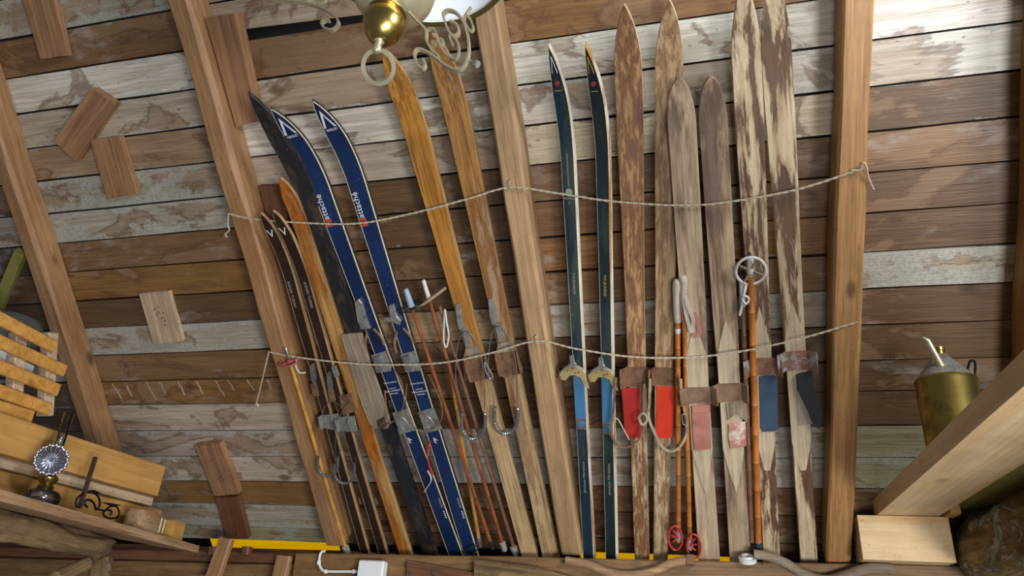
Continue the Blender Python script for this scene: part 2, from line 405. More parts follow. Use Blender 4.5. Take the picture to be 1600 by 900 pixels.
mx = t.n('MixShader', {0: .25, 1: tr.outputs[0], 2: df.outputs[0]}); t.t.links.new(mx.outputs[0], t.t.nodes['Material Output'].inputs[0]); M['membrane'] = t.m

# ================================================================== THE SETTING
ROW = [-.99, -.85, -.71, -.565, -.42, -.272, -.12, .03, .178, .326, .474, .616, .759, .903, 1.042, 1.187, 1.331, 1.461, 1.61, 1.757, 1.9, 2.036, 2.177, 2.262]
RF = R(0, 0, 0)
roofM = Matrix(((1, 0, 0, 0), (0, -DN.y, N.y, 0), (0, -DN.z, N.z, 0), (0, 0, 0, 1)))     # local x right, y up the slope ... z into the room (mirrored fix below)
if roofM.to_3x3().determinant() < 0:
    roofM = Matrix(((-1, 0, 0, 0), (0, -DN.y, N.y, 0), (0, -DN.z, N.z, 0), (0, 0, 0, 1)))
def roof_at(p):
    m = roofM.copy(); m.translation = p; return m
c0, c1 = R(-4.4, -1.05, -.035), R(3.0, 2.24, -.035)
q = [R(-4.4, -1.05, -.035), R(3.0, -1.05, -.035), R(3.0, 2.24, -.035), R(-4.4, 2.24, -.035)]
q2 = [p - N*.01 for p in q]
ceiling = mesh('ceiling', (q + q2, [[0, 1, 2, 3], [4, 7, 6, 5], [0, 4, 5, 1], [1, 5, 6, 2], [2, 6, 7, 3], [3, 7, 4, 0]]), M['felt'])
tag(ceiling, 'sloping underside of the roof, rough boards nailed over dark felt', None, kind='structure')

RAFT = [  # two front face points in the photograph, width, depth, material, label
    ((82, 500), (148, 700), .085, .115, 'rafter', 'rough wooden roof rafter nearest the slatted rack and oil lamp'),
    ((364, 300), (490, 738), .088, .12, 'rafter', 'wavy brown roof rafter left of all the skis'),
    ((803, 300), (863, 680), .088, .125, 'rafter_pink', 'pale pinkish roof rafter in the middle, between varnished and teal skis'),
    ((1331, 300), (1321, 600), .092, .13, 'rafter_gold', 'golden squared roof rafter right of the peeling skis'),
    ((1642, 300), (1632, 500), .09, .13, 'rafter_gold', 'roof rafter cut by the right edge of the picture'),
]
raft_u = []
for k, (a, b, wd, dp, mt, lab) in enumerate(RAFT):
    pa, pb = on_roof(*a, dp), on_roof(*b, dp); ua, va = uv(pa); ub, vb = uv(pb); s = (ub-ua)/(vb-va)
    f = lambda v, ua=ua, va=va, s=s: ua + (v-va)*s
    v0, v1 = 2.17, -1.0
    raft_u.append(f)
    mw = frame(R(f(v0), v0, .0005), R(f(v1), v1, .0005), N)
    L = (R(f(v0), v0) - R(f(v1), v1)).length
    o = mesh('rafter', bar(L, wd, dp, 26, .011, .006, .016, k+1), M[mt], None, mw)
    tag(o, lab, 'rafter', 'roof rafters')

# colour of each board, one letter per row: B brown, O orange, D dark, W white, G grey, T tan, V greenish, K very dark
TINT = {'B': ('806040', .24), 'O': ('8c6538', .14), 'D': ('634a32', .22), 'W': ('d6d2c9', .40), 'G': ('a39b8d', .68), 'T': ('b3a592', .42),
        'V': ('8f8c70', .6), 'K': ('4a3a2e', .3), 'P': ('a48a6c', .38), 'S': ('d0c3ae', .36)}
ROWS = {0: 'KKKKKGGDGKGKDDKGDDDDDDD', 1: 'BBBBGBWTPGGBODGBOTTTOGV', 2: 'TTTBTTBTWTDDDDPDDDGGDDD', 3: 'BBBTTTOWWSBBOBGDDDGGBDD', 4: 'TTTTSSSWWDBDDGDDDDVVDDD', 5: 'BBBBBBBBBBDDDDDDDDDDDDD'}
bay_edge = [lambda v: -4.35] + raft_u + [lambda v: 2.95]
for b in range(6):
    for r in range(len(ROW)-1):
        v0, v1 = ROW[r], ROW[r+1]; vm = (v0+v1)/2
        u0, u1 = bay_edge[b](vm), bay_edge[b+1](vm)
        g0 = random.uniform(.002, .005); g1 = random.uniform(.002, .005); seg = 6
        th = .022 + random.uniform(-.004, .003)
        V, Fc = [], []
        skew = random.uniform(-.003, .003)
        um = (u0+u1)/2; L = u1-u0-.004
        for i in range(seg+1):
            x = -L/2 + L*i/seg
            e0 = v0 + g0 + noise.noise(Vector((x*3, r*5.1+b*17, 1)))*.0035 + skew*(x/L)
            e1 = v1 - g1 + noise.noise(Vector((x*3, r*5.1+b*17, 9)))*.0035 + skew*(x/L)
            if b == 2 and r == 5: e1 -= .045*max(0, .5 - x/L)       # tapering board leaves a black wedge of a gap
            for v, h in ((e0, -th), (e1, -th), (e1, 0), (e0, 0)):
                V.append(Vector((x, vm - v, h)))
        if roofM[0][0] < 0:
            for p in V: p.x = -p.x
        for i in range(seg):
            for k in range(4): Fc.append([i*4+k, i*4+(k+1) % 4, i*4+4+(k+1) % 4, i*4+4+k])
        Fc.append([0, 1, 2, 3]); Fc.append([seg*4+k for k in range(4)])
        P = R(um, vm, -.003 + random.uniform(-.003, .002))
        o = mesh('board', (V, Fc), M['board'], ceiling, roof_at(P))
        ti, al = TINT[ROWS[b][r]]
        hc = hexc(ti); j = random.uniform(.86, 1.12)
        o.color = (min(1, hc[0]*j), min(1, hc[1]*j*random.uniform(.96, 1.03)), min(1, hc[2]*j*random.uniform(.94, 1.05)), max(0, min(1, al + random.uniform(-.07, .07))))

        if b == 1 and r == 16:                       # pale lime runs down this board
            for k in range(11):
                x = -L*.42 + L*.84*k/10 + random.uniform(-.02, .02); y0 = .055; y1 = random.uniform(-.05, .02)
                pts = [(x + (y0-y1)*t_*.25 + random.uniform(-.004, .004), y0 + (y1-y0)*t_, .0004) for t_ in (0, .25, .5, .75, 1)]
                mesh('lime_run', tube(spline(pts, 4), .003, 4, False, (.0012, random.uniform(.004, .009)), (0, 0, 1)), M['lime'], o)
# eaves: yellow membrane behind the gap, inner timber, plate the skis stand on
def strip(name, u0, u1, mt, label, h=-.055):
    q = [R(u0, 2.20, h), R(u1, 2.20, h), R(u1, 2.50, h), R(u0, 2.50, h)]; q2 = [p - N*.001 for p in q]
    o = mesh(name, (q + q2, [[0, 1, 2, 3], [4, 7, 6, 5], [0, 4, 5, 1], [1, 5, 6, 2], [2, 6, 7, 3], [3, 7, 4, 0]]), M[mt])
    return tag(o, label, None, kind='structure')
strip('trim_1', -2.62, -1.86, 'membrane', 'yellow roofing membrane glowing with daylight left of the skis')
strip('trim_2', -.62, .09, 'membrane', 'yellow roofing membrane glowing with daylight behind the teal and brown skis')
strip('trim_3', -4.4, -2.62, 'felt', 'dark felt closing the eaves behind the shelf')
strip('trim_4', -1.86, -.62, 'felt', 'dark felt closing the eaves behind the blue and varnished skis')
strip('trim_5', .09, 3, 'felt', 'dark felt closing the eaves right of the greyed skis')
def hbeam(name, x0, x1, y0, y1, ztop, hgt, mt, label, cat, seed, kind=None, jit=.004):
    """horizontal timber along x whose top follows the slightly sloping plate"""
    za, zb = ztop(x0), ztop(x1)
    mw = frame(Vector((x0, (y0+y1)/2, za-hgt)), Vector((x1, (y0+y1)/2, zb-hgt)), Vector((0, 0, 1)))
    o = mesh(name, bar(x1-x0, y1-y0, hgt, 14, jit, .005, 0, seed), M[mt], None, mw)
    return tag(o, label, cat, None, kind)
hbeam('eaves_beam', -4.3, 2.9, 3.425, 3.485, lambda u: plate_z(u)+.030-.012*(u+2.2), .16, 'darkwood', 'narrow brown timber behind the ski tails below the yellow gap', 'beam', 3)
hbeam('wall_plate', -1.93, 2.9, 3.30, 3.42, plate_z, .17, 'plate', 'long brown wall plate on which all the skis stand', 'beam', 4)
hbeam('wall_plate', -4.3, -1.97, 3.31, 3.42, lambda u: plate_z(u)-.002, .045, 'darkwood', 'thin dark rail running on left of the white conduit', 'beam', 5)
hbeam('wall_plank', -4.3, -1.95, 3.33, 3.42, lambda u: plate_z(u)-.05, .105, 'plate', 'wide brown plank under the thin dark rail', 'plank', 6)
wall = mesh('wall_back', box(-4.35, 2.95, 3.43, 3.55, 0, 1.77, .003), M['darkwood']); wall['kind'] = 'structure'; wall['label'] = 'dark plank wall under the wall plate'

# ================================================================== BLOCKS nailed to the roof
def slab(name, corners, th, mt, label, cat='wood block', h=0, group='offcuts nailed to the roof boards', nails=0):
    """board offcut whose four front corners are given; stands th off the roof"""
    ps = [on_roof(x, y, h+th) for x, y in corners]; cen = sum(ps, Vector())/4
    mw = frame(cen, (ps[1]+ps[2])/2 if (ps[1]-ps[0]).length > (ps[2]-ps[1]).length else (ps[2]+ps[3])/2, N)
    inv = mw.inverted(); loc = [inv @ p for p in ps]
    mw = mw @ Matrix.Translation((0, 0, -th)); 
    n = 6; front = []
    for i in range(4):
        a, b = loc[i], loc[(i+1) % 4]
        for k in range(3):
            p = a.lerp(b, k/3); front.append((p.x + random.uniform(-.002, .002), p.y + random.uniform(-.002, .002)))
    o = mesh(name, prism(front, .001, th), M[mt])
    o.matrix_basis = mw
    tag(o, label, cat, group)
    for k in range(nails):
        x, y = random.uniform(-.08, .08), random.uniform(-.03, .03)
        x = max(min(x, max(p[0] for p in front)*.8), min(p[0] for p in front)*.8)
        mesh('nail', tube([(x, y, th-.004), (x+random.uniform(-.006, .006), y+random.uniform(-.006, .006), th+.006)], .0022, 6), M['iron_rust'], o)
    return o
slab('wood_block', [(143, 138), (178, 163), (117, 252), (83, 220)], .045, 'block', 'brown board offcut tilted diagonally on whitish roof boards')
slab('wood_block', [(141, 219), (186, 213), (214, 303), (168, 312)], .03, 'block', 'split brown offcut just below the diagonal offcut')
slab('wood_block', [(217, 459), (263, 455), (285, 533), (240, 538)], .025, 'block_pale', 'pale cracked offcut full of nails between two left rafters', nails=7)
slab('wood_block', [(305, 697), (343, 694), (373, 772), (335, 775)], .04, 'block', 'brown offcut above another one near the eaves', nails=3)
slab('wood_block', [(336, 778), (372, 776), (388, 842), (354, 841)], .03, 'darkwood', 'lower dark offcut touching the yellow gap at the eaves')
slab('wood_block', [(33, -12), (80, -14), (104, 87), (63, 92)], .035, 'block', 'brown offcut hanging down in the top left corner')
slab('wood_block', [(320, 28), (367, 21), (402, 190), (369, 198)], .06, 'block', 'long brown board beside the rafter above the black ski', group=None)
slab('wood_block', [(405, 290), (438, 290), (470, 425), (437, 430)], .03, 'darkwood', 'dark reddish stub behind the tips of the thin brown skis')

# ================================================================== SKIS
class Ski:
    def __init__(s, label, b, m, tip, h, th, prof, rise, rl, tl, mats, pw=2., edge=.0, roll=0., group=None, ridge=None, point=1.):
        """b, m: centre of the top at the tail and further up; tip: its end; h: base above the boards; th: thickness;
        prof: (share of length, width); rise: how far the tip curls out; rl: length of the curl; tl: length of the rounded tip"""
        h += .014; s.h, s.th = h, th; ht = h + th
        pb, pm = on_roof(*b, ht), on_roof(*m, ht); ub, vb = uv(pb); um, vm = uv(pm)
        sl = (um-ub)/(vm-vb); vt = (CAM.z + (D-h)*math.sin(A) - plate_z(ub) - .002)/math.cos(A)
        tail = R(ub + (vt-vb)*sl, vt, h); up = R(um, vm, h)
        s.mw = frame(tail, up, N) @ Matrix.Rotation(math.radians(roll), 4, 'X')
        s.inv = s.mw.inverted(); s.roll = roll
        L = s.L = (s.inv @ on_roof(*tip, ht + rise)).x
        s.root = thing('ski', label, 'ski', s.mw, group)
        st = [L*i/44 for i in range(34)]; x0 = st[-1]
        n2 = 26; st += [x0 + (L-x0)*(1-(1-i/n2)**1.6) for i in range(1, n2+1)]
        def width(x):
            f = x/L
            for (a, wa), (c, wc) in zip(prof, prof[1:]):
                if f <= c:
                    t = (f-a)/(c-a); t = t*t*(3-2*t); wv = wa + (wc-wa)*t; break
            else: wv = prof[-1][1]
            d = x - (L-tl)
            if d > 0: wv *= max(.02, (1-(d/tl)**pw))**(1/pw if point == 0 else point)
            return wv
        s.width = width
        def zz(x):
            d = x-(L-rl); return rise*(d/rl)**2.1 if d > 0 else 0
        s.zz = zz
        V, Fc, fm = [], [], []
        for x in st:
            wv = width(x)/2; z = zz(x); t = th*(1 if x < L-rl else 1-.45*(x-(L-rl))/rl); e = min(edge, wv*.4)
            sl2 = 0 if x < L-rl else rise*2.1*((x-(L-rl))/rl)**1.1/rl
            ox, oz = -t*sl2/math.hypot(1, sl2), t/math.hypot(1, sl2)
            c = min(.0015, wv*.3)
            rg = ridge(x/L)*t if ridge else 0
            for y, k in ((-wv, 0), (wv, 0), (wv, .85), (wv-c, 1), (wv-c-e, 1), (0, 1), (-wv+c+e, 1), (-wv+c, 1), (-wv, .85)):
                V.append(Vector((x+ox*k, y, z+oz*k + (rg if y == 0 and k else 0))))
        n = 9
        for i in range(len(st)-1):
            for k in range(n):
                Fc.append([i*n+k, i*n+(k+1) % n, (i+1)*n+(k+1) % n, (i+1)*n+k])
                fm.append({0: 2, 1: 2, 8: 2, 2: 1, 7: 1, 3: 1 if edge else 0, 6: 1 if edge else 0}.get(k, 0))
        Fc.append(list(range(n))[::-1]); fm.append(2); Fc.append([(len(st)-1)*n+k for k in range(n)]); fm.append(2)
        s.body = mesh('ski_blade', (V, Fc), mats, s.root, None, True, fm)
    def p(s, px, py, dz=0.):
        """point dz above the flat top, under the given spot of the photograph, in the ski's own axes"""
        r = ray(px, py); o = s.inv @ CAM; d = s.inv.to_3x3() @ r
        z = s.th + dz; return o + d*((z-o.z)/d.z)
    def add(s, name, vf, mt, smooth=True, parent=None, label=None):
        o = mesh(name, vf, M[mt] if isinstance(mt, str) else mt, parent or s.root, None, smooth)
        if label: o['label'] = label
        return o
    def plate(s, name, corners, t, mt, dz=0.0003, r=3, label=None, parent=None):
        pts = [s.p(x, y, dz) for x, y in corners]
        V, Fc = prism([(q.x, q.y) for q in pts], s.th+dz, s.th+dz+t)
        if t > .002:
            n = len(pts); cx = sum(v.x for v in V[:n])/n; cy = sum(v.y for v in V[:n])/n; k = min(.002, t*.4)
            top = [Vector((v.x, v.y, v.z-k)) for v in V[n:]]; ins = []
            for v in V[n:]:
                d = Vector((cx-v.x, cy-v.y, 0)); ins.append(v + d.normalized()*min(k*1.3, d.length*.4))
            V = V[:n] + top + ins
            Fc = [list(range(n))[::-1], list(range(2*n, 3*n))] + [[i, (i+1) % n, n+(i+1) % n, n+i] for i in range(n)] + [[n+i, n+(i+1) % n, 2*n+(i+1) % n, 2*n+i] for i in range(n)]
        return s.add(name, (V, Fc), mt, False, parent, label)
    def pad(s, name, y0, y1, wd, t, mt, xo=0, dz=.0003, c=.003, label=None, px=None):
        """pad centred on the ski between two heights in the photograph"""
        xs = px if px is not None else (s.L/2)
        a, b = sorted((s.xat(y0), s.xat(y1)))
        return s.add(name, box(a, b, -wd/2+xo, wd/2+xo, s.th+dz, s.th+dz+t, c), mt, False, None, label)
    def xat(s, py):
        """distance from the tail where the centre line crosses image row py"""
        lo, hi = 0., s.L
        for _ in range(40):
            md = (lo+hi)/2; q = s.mw @ Vector((md, 0, s.th)) - CAM
            d = Vector((q.x*AX.x+q.y*AY.x+q.z*AZ.x, q.x*AX.y+q.y*AY.y+q.z*AZ.y, q.x*AX.z+q.y*AY.z+q.z*AZ.z))
            if 450 + d.y/d.z*F > py: lo = md
            else: hi = md
        return (lo+hi)/2
    def wire(s, name, pts, r, mt, seg=7, k=6, closed=False, bumps=0, parent=None, flat=None):
        q = spline([s.p(*p_) for p_ in pts], k, closed)
        rr = [r*(1+.16*(-1)**i) for i in range(len(q))] if bumps else r
        up = (0, 0, 1) if flat else None
        return s.add(name, tube(q, rr, seg, closed, flat, up), mt, True if not flat else False, parent)
    def text(s, body, x, y, size, mt, ang, dz=.0012, sx=1., parent=None, follow=False):
        cu = bpy.data.curves.new('lettering', 'FONT'); cu.body = body; cu.size = size; cu.align_x = 'CENTER'; cu.align_y = 'CENTER'; cu.extrude = .0002; cu.resolution_u = 3
        tmp = bpy.data.objects.new('lettering_tmp', cu); COL.objects.link(tmp)
        dg = bpy.context.evaluated_depsgraph_get(); me = bpy.data.meshes.new_from_object(tmp.evaluated_get(dg)); bpy.data.objects.remove(tmp)
        me.transform(Matrix.Translation((x, y, s.th+dz)) @ Matrix.Rotation(ang, 4, 'Z') @ Matrix.Diagonal((sx, 1, 1, 1)))
        if follow:
            for v in me.vertices:
                z0 = s.zz(v.co.x); v.co.z = s.th*.75 + .003 + z0 + (v.co.z-s.th-dz)
                v.co.x -= 0
        me.materials.clear()
        return link('lettering', me, s.root, M[mt] if isinstance(mt, str) else mt)
    def toe_iron(s, py0, py1, wd, ear, mt, flare=.012, t=.0022, label=None, taper=0., name='toe_iron'):
        """bent plate: floor across the ski with two upright ears leaning outwards"""
        a, b = sorted((s.xat(py0), s.xat(py1))); w2 = wd/2; z = s.th+.0006
        prof = [(-w2-flare, ear), (-w2-flare*.4, ear*.45), (-w2, .002), (-w2*.5, 0), (w2*.5, 0), (w2, .002), (w2+flare*.4, ear*.45), (w2+flare, ear)]
        V, Fc = [], []
        xs = [a, a+(b-a)*.2, (a+b)/2, b-(b-a)*.15, b]
        for x in xs:
            f = 1-taper*(b-x)/(b-a); hx = math.sin(math.pi*(.12+.76*(x-a)/(b-a)))
            for y, zz in prof:
                e = zz*(.55+.45*hx) if zz > .003 else zz
                V.append(Vector((x, y*f, z+e)))
        m = len(prof); k0 = len(V)
        for v in list(V): V.append(v + Vector((0, 0, t)) if abs(v.z-z) < .003 else v + Vector((0, -t*(1 if v.y > 0 else -1), t*.3)))
        for i in range(len(xs)-1):
            for k in range(m-1):
                Fc.append([i*m+k, i*m+k+1, (i+1)*m+k+1, (i+1)*m+k]); Fc.append([k0+i*m+k, k0+(i+1)*m+k, k0+(i+1)*m+k+1, k0+i*m+k+1])
        for k in range(m-1):
            for i in (0, len(xs)-1): Fc.append([i*m+k, k0+i*m+k, k0+i*m+k+1, i*m+k+1])
        for i in range(len(xs)-1):
            for k in (0, m-1): Fc.append([i*m+k, (i+1)*m+k, k0+(i+1)*m+k, k0+i*m+k])
        return s.add(name, (V, Fc), mt, True, None, label)
    def screws(s, parent, pts, dz=.003, r=.003, mt='dull'):
        for px, py in pts:
            q = s.p(px, py, dz)
            mesh('screw', xf(lathe([(r, -.001), (r, .0005), (r*.6, .0014)], 8), Matrix.Translation((q.x, q.y, q.z))), M[mt], parent, None, True)

P2 = math.pi/2
GX = 'thin dark brown cross-country skis'
PX = [(0, .046), (.3, .044), (.55, .045), (.85, .052), (1, .052)]
# --- pair of thin dark brown skis
A1 = Ski('thin dark brown ski with pale edges, farthest left of all skis', (569, 862), (456, 450), (401, 333), .055, .02, PX, .085, .36, .12, [M['xc'], M['xc_edge'], M['xc_edge']], 2.2, .0028, 0, GX, point=.7)
A2 = Ski('thin dark brown ski between its twin and the amber ski', (597, 862), (478, 450), (431, 328), .06, .02, PX, .085, .36, .12, [M['xc'], M['xc_edge'], M['xc_edge']], 2.2, .0028, 0, GX, point=.7)
for S, tx, ty in ((A1, 456, 460), (A2, 482, 461)):
    q = S.p(tx, ty); S.text('AGNES TURSKI', q.x, q.y, .017, 'letter_grey', math.pi, sx=1.05)
    q = S.p(tx+106, ty+322); S.text('AGNES', q.x, q.y, .011, 'letter_grey', math.pi)
    S.text('V', S.L-.10, 0, .05, 'letter_white', -P2, follow=True)
for S, o in ((A1, 0), (A2, 26)):
    oy = o*.42
    pl = S.plate('toe_plate', [(504+o, 648+oy*.3), (528+o, 646+oy*.3), (533+o, 669+oy*.3), (530+o, 672+oy*.3), (510+o, 670+oy*.3), (503+o, 662+oy*.3)], .004, 'dull', .002)
    S.screws(pl, [(508+o, 653+oy*.3), (523+o, 652+oy*.3), (513+o, 666+oy*.3), (526+o, 665+oy*.3)], .007)
    S.toe_iron(648+oy*.3, 668+oy*.3, .055, .028, 'dull', .006, label='zinc toe iron')
    S.wire('cable', [(499+o, 714+oy, .06), (498+o, 690+oy, .062), (499+o, 668+oy, .06), (507+o, 636+oy, .02), (520+o, 628, .012), (535+o, 640+oy*.4, .02), (540+o, 670+oy*.4, .06), (533+o, 700+oy*.6, .062), (527+o, 718+oy, .06)], .0014, 'cable')
    S.wire('heel_spring', [(497+o, 714+oy, .06), (497+o, 732+oy, .06), (506+o, 743+oy, .06), (519+o, 743+oy, .06), (527+o, 732+oy, .06), (528+o, 714+oy, .06)], .0062, 'spring', 8, 8, bumps=1)
    lv = S.plate('tension_lever', [(485+o, 570+o*.5), (491+o, 566+o*.5), (495+o, 590+o*.5), (492+o, 600+o*.5), (487+o, 592+o*.5)], .01, 'steel', .001)
    S.plate('lever_hinge', [(486+o, 600+o*.3), (494+o, 596+o*.3), (499+o, 618+o*.3), (490+o, 619+o*.3)], .006, 'rust', .0005)

# --- single amber ski
B_ = Ski('worn amber and orange wooden ski beside the black ski', (632, 862), (453, 300), (429, 279), .06, .022, [(0, .062), (.4, .06), (.75, .066), (.93, .068), (1, .066)], .05, .3, .12, [M['amber'], M['amber'], M['xc_edge']], 1.8, 0, 0, None, point=.65)
S = B_
S.plate('toe_plate', [(530, 618), (549, 614), (556, 643), (536, 648)], .004, 'rust', .001)
S.plate('side_clip', [(519, 572), (526, 570), (531, 586), (524, 588)], .012, 'dull', .001)

# --- black ski with a bare grey foot board
C_ = Ski('scuffed black ski with a bare grey foot board on it', (670, 862), (478, 300), (383, 144), .055, .024, [(0, .07), (.4, .066), (.7, .07), (.88, .086), (1, .086)], .17, .55, .2, [M['black'], M['black'], M['black']], 1.6, 0, 0, None, point=.8)
S = C_
fb = S.plate('foot_board', [(535, 521), (566, 519), (578, 560), (600, 622), (611, 660), (607, 667), (588, 668), (579, 660), (566, 628), (549, 575)], .016, 'oldgrey', .001, label='bare grey wooden foot board')
S.plate('strap_bracket', [(592, 655), (600, 651), (606, 664), (596, 668)], .02, 'iron_rust', .017)
S.wire('strap', [(592, 668, .03), (604, 650, .045), (603, 630, .03), (601, 610, .012)], .003, 'leather')

# --- blue pair
GB = 'blue skis with cream edges'
PB = [(0, .072), (.35, .066), (.55, .067), (.88, .079), (1, .079)]
D1 = Ski('blue ski with cream edges next to the black ski', (710, 862), (503, 300), (437, 163), .06, .02, PB, .15, .36, .17, [M['blue'], M['cream'], M['ski_side']], 1.9, .0024, 0, GB, point=.72)
D2 = Ski('blue ski with cream edges, right one of the blue pair', (735, 864), (561, 300), (501, 152), .06, .02, PB, .15, .36, .17, [M['blue'], M['cream'], M['ski_side']], 1.9, .0024, 0, GB, point=.72)
for S, ox, oy, two in ((D1, 0, 0, 0), (D2, 51, 0, 1)):
    q = S.p(510+ox, 322+oy-two*2); S.text('attaché', q.x, S.width(q.x)*.27, .036, 'letter_white', 0, sx=1.0)
    q = S.p(517+ox, 347+oy)
    S.add('red_square', box(q.x-.018, q.x+.018, S.width(q.x)*.06, S.width(q.x)*.40, S.th+.0004, S.th+.0009, 0), 'letter_red', False)
    # chevron and maker's word at the tip
    xt = S.L-.115
    chev = []
    for sg in (-1, 1):
        V = [(xt+.072, 0), (xt+.052, 0), (xt+.004, sg*.017), (xt+.004, sg*.026)]
        pts = [Vector((x, y, S.th*.75+.0032+S.zz(x))) for x, y in V]
        chev.append((pts + [p_+Vector((0, 0, .0004)) for p_ in pts], [[0, 1, 2, 3], [7, 6, 5, 4], [0, 4, 5, 1], [1, 5, 6, 2], [2, 6, 7, 3], [3, 7, 4, 0]]))
    S.add('chevron_logo', join(*chev), 'letter_white', False)
    S.text('VERSUIT', xt-.006, 0, .0135, 'letter_white', -P2, follow=True)
    # binding
    dx = 51*two - two*1
    e = (39, 2) if two else (0, 0)
    Q = (lambda x, y: (x+60, y+4)) if two else (lambda x, y: (x, y))
    if not two:
        lv = S.plate('tension_lever', [(556, 470), (562, 466), (567, 472), (575, 500), (580, 512), (566, 513), (560, 500)], .014, 'dull', .001)
    else:
        lv = S.plate('tension_lever', [(609, 476), (616, 473), (622, 492), (628, 500), (626, 506), (618, 503), (601, 500), (601, 495), (612, 494)], .014, 'dull', .001)
    g0 = (0, 0) if not two else (46, -1)
    T = lambda x, y: (x+g0[0], y+g0[1])
    ba = S.plate('toe_base', [T(580, 555), T(602, 548), T(612, 574), T(611, 580), T(588, 582)], .006, 'dull', .001)
    S.plate('toe_clip', [T(586, 556), T(594, 553), T(600, 572), T(597, 578), T(590, 574)], .022, 'steel', .006, parent=ba)
    S.screws(ba, [T(588, 578), T(604, 575)], .008)
    for sg in (0, 1):
        a = T(574 if not sg else 584, 520 if not sg else 514); b_ = T(573 if not sg else 600, 552 if not sg else 538)
        S.wire('leather_sleeve', [(a[0], a[1], .006), ((a[0]+b_[0])/2-(3 if not sg else -3), (a[1]+b_[1])/2, .009), (b_[0], b_[1], .006)], .006, 'leather')
    g1 = (0, 0) if not two else (40, -1.5)
    T1 = lambda x, y: (x+g1[0], y+g1[1])
    hp = S.plate('heel_plate', [T1(613, 645), T1(638, 638), T1(651, 672), T1(625, 678)], .003, 'dull', .0005, label='grey metal heel plate')
    S.wire('heel_rib', [(*T1(624, 652), .004), (*T1(632, 655), .004), (*T1(639, 668), .004), (*T1(632, 671), .004), (*T1(626, 664), .004)], .0018, 'steel', closed=True, parent=hp)
    # printed lines
    g2 = (0, 0) if not two else (43, 1)
    for txt, lx, ly, sz in (('MANUFACTURED FOR', 608, 598, .0075), ('TECHNICAL SKI', 611, 607, .006), ('MODEL COMPETITION', 612, 611, .0085), ('METAL BASE', 614, 615, .0085)):
        q = S.p(lx+g2[0], ly+g2[1]); S.text(txt, q.x, q.y*.6, sz, 'letter_white', -P2, sx=.8)
    q = S.p(640+g1[0], 688); S.text('A', q.x+.004, q.y, .03, 'letter_white', -P2+.4); S.text('K', q.x-.008, q.y, .02, 'letter_white', -P2)
    q = S.p(693 if not two else 727, 785); S.text('attaché', q.x, -S.width(q.x)*.3, .018, 'letter_grey', math.pi)
    for k in range(4):
        S.add('star_mark', box(q.x-.05-.011*k, q.x-.044-.011*k, -S.width(q.x)*.3-.003, -S.width(q.x)*.3+.003, S.th+.0004, S.th+.0009, 0), 'letter_white', False)
D1.wire('cable', [(603, 545, .01), (615, 575, .02), (628, 600, .025), (631, 630, .03), (622, 652, .03), (605, 664, .03), (594, 669, .02)], .0024, 'leather')
D2.wire('cable', [(636, 600, .012), (634, 630, .02), (640, 655, .03), (655, 673, .035), (672, 673, .035), (688, 660, .03), (691, 640, .03), (685, 618, .02), (670, 585, .01)], .0024, 'leather')
# torn bits dangling from the first blue ski
D1.wire('loose_strap', [(672, 690, .01), (668, 710, .025), (671, 728, .03), (676, 742, .02)], .004, 'redplastic')
D1.wire('loose_strap', [(668, 735, .02), (674, 750, .03), (663, 768, .02)], .0042, 'tape', flat=(.009, .003))

# --- varnished pair
GV = 'wide varnished wooden skis'
PV = [(0, .074), (.35, .07), (.55, .071), (.9, .092), (1, .09)]
E1 = Ski('golden brown varnished ski with its tip behind the brass ring', (826, 866), (674, 300), (604, 74), .06, .026, PV, .10, .4, .16, [M['varnish'], M['varnish'], M['xc_edge']], 1.8, 0, 0, GV, point=.7)
E2 = Ski('dull brown varnished ski with its tip behind the brass scrolls', (859, 866), (739, 300), (683, 48), .06, .026, PV, .10, .4, .16, [M['varnish2'], M['varnish2'], M['xc_edge']], 1.8, 0, 0, GV, point=.7)
for S, o in ((E1, (0, 0)), (E2, (51, -8))):
    T = lambda x, y: (x+o[0], y+o[1])
    k = S is E2
    S.plate('tension_lever', [T(713, 474), T(719, 473), T(724, 498), T(725, 512), T(719, 514), T(715, 500)], .014, 'dull', .001)
    S.plate('lever_hinge', [T(723, 513), T(730, 511), T(736, 540), T(729, 543)], .009, 'dull', .001)
    S.plate('foot_shim', [T(727, 545), T(745, 541), T(752, 556), T(724, 560)], .004, 'oldgrey', .001)
    pl = S.plate('toe_plate', [T(722, 563), T(755, 552), T(766, 585), T(766, 590), T(736, 598), T(726, 592)], .003, 'rust', .001, label='rusty toe plate')
    S.toe_iron(556+o[1], 592+o[1], .078, .03, 'rust', .008, label='rusty toe iron')
    S.screws(pl, [T(730, 566), T(756, 560), T(738, 590), T(761, 584)], .006)
    S.wire('cable', [(*T(721, 642), .035), (*T(720, 628), .035), (*T(712, 590), .03), (*T(715, 540), .02), (*T(726, 518), .015), (*T(740, 528), .02), (*T(752, 558), .03), (*T(757, 600), .035), (*T(757, 640), .035)], .0022, 'spring')
    S.wire('heel_spring', [(*T(722, 644), .035), (*T(722, 668), .035), (*T(732, 684), .035), (*T(747, 683), .035), (*T(757, 668), .035), (*T(758, 645), .035)], .0075, 'spring', 8, 9, bumps=1)
S = E1; S.wire('buckle', [(757, 566, .03), (763, 575, .03), (770, 588, .03), (766, 592, .03), (759, 580, .03)], .003, 'dull', closed=True)

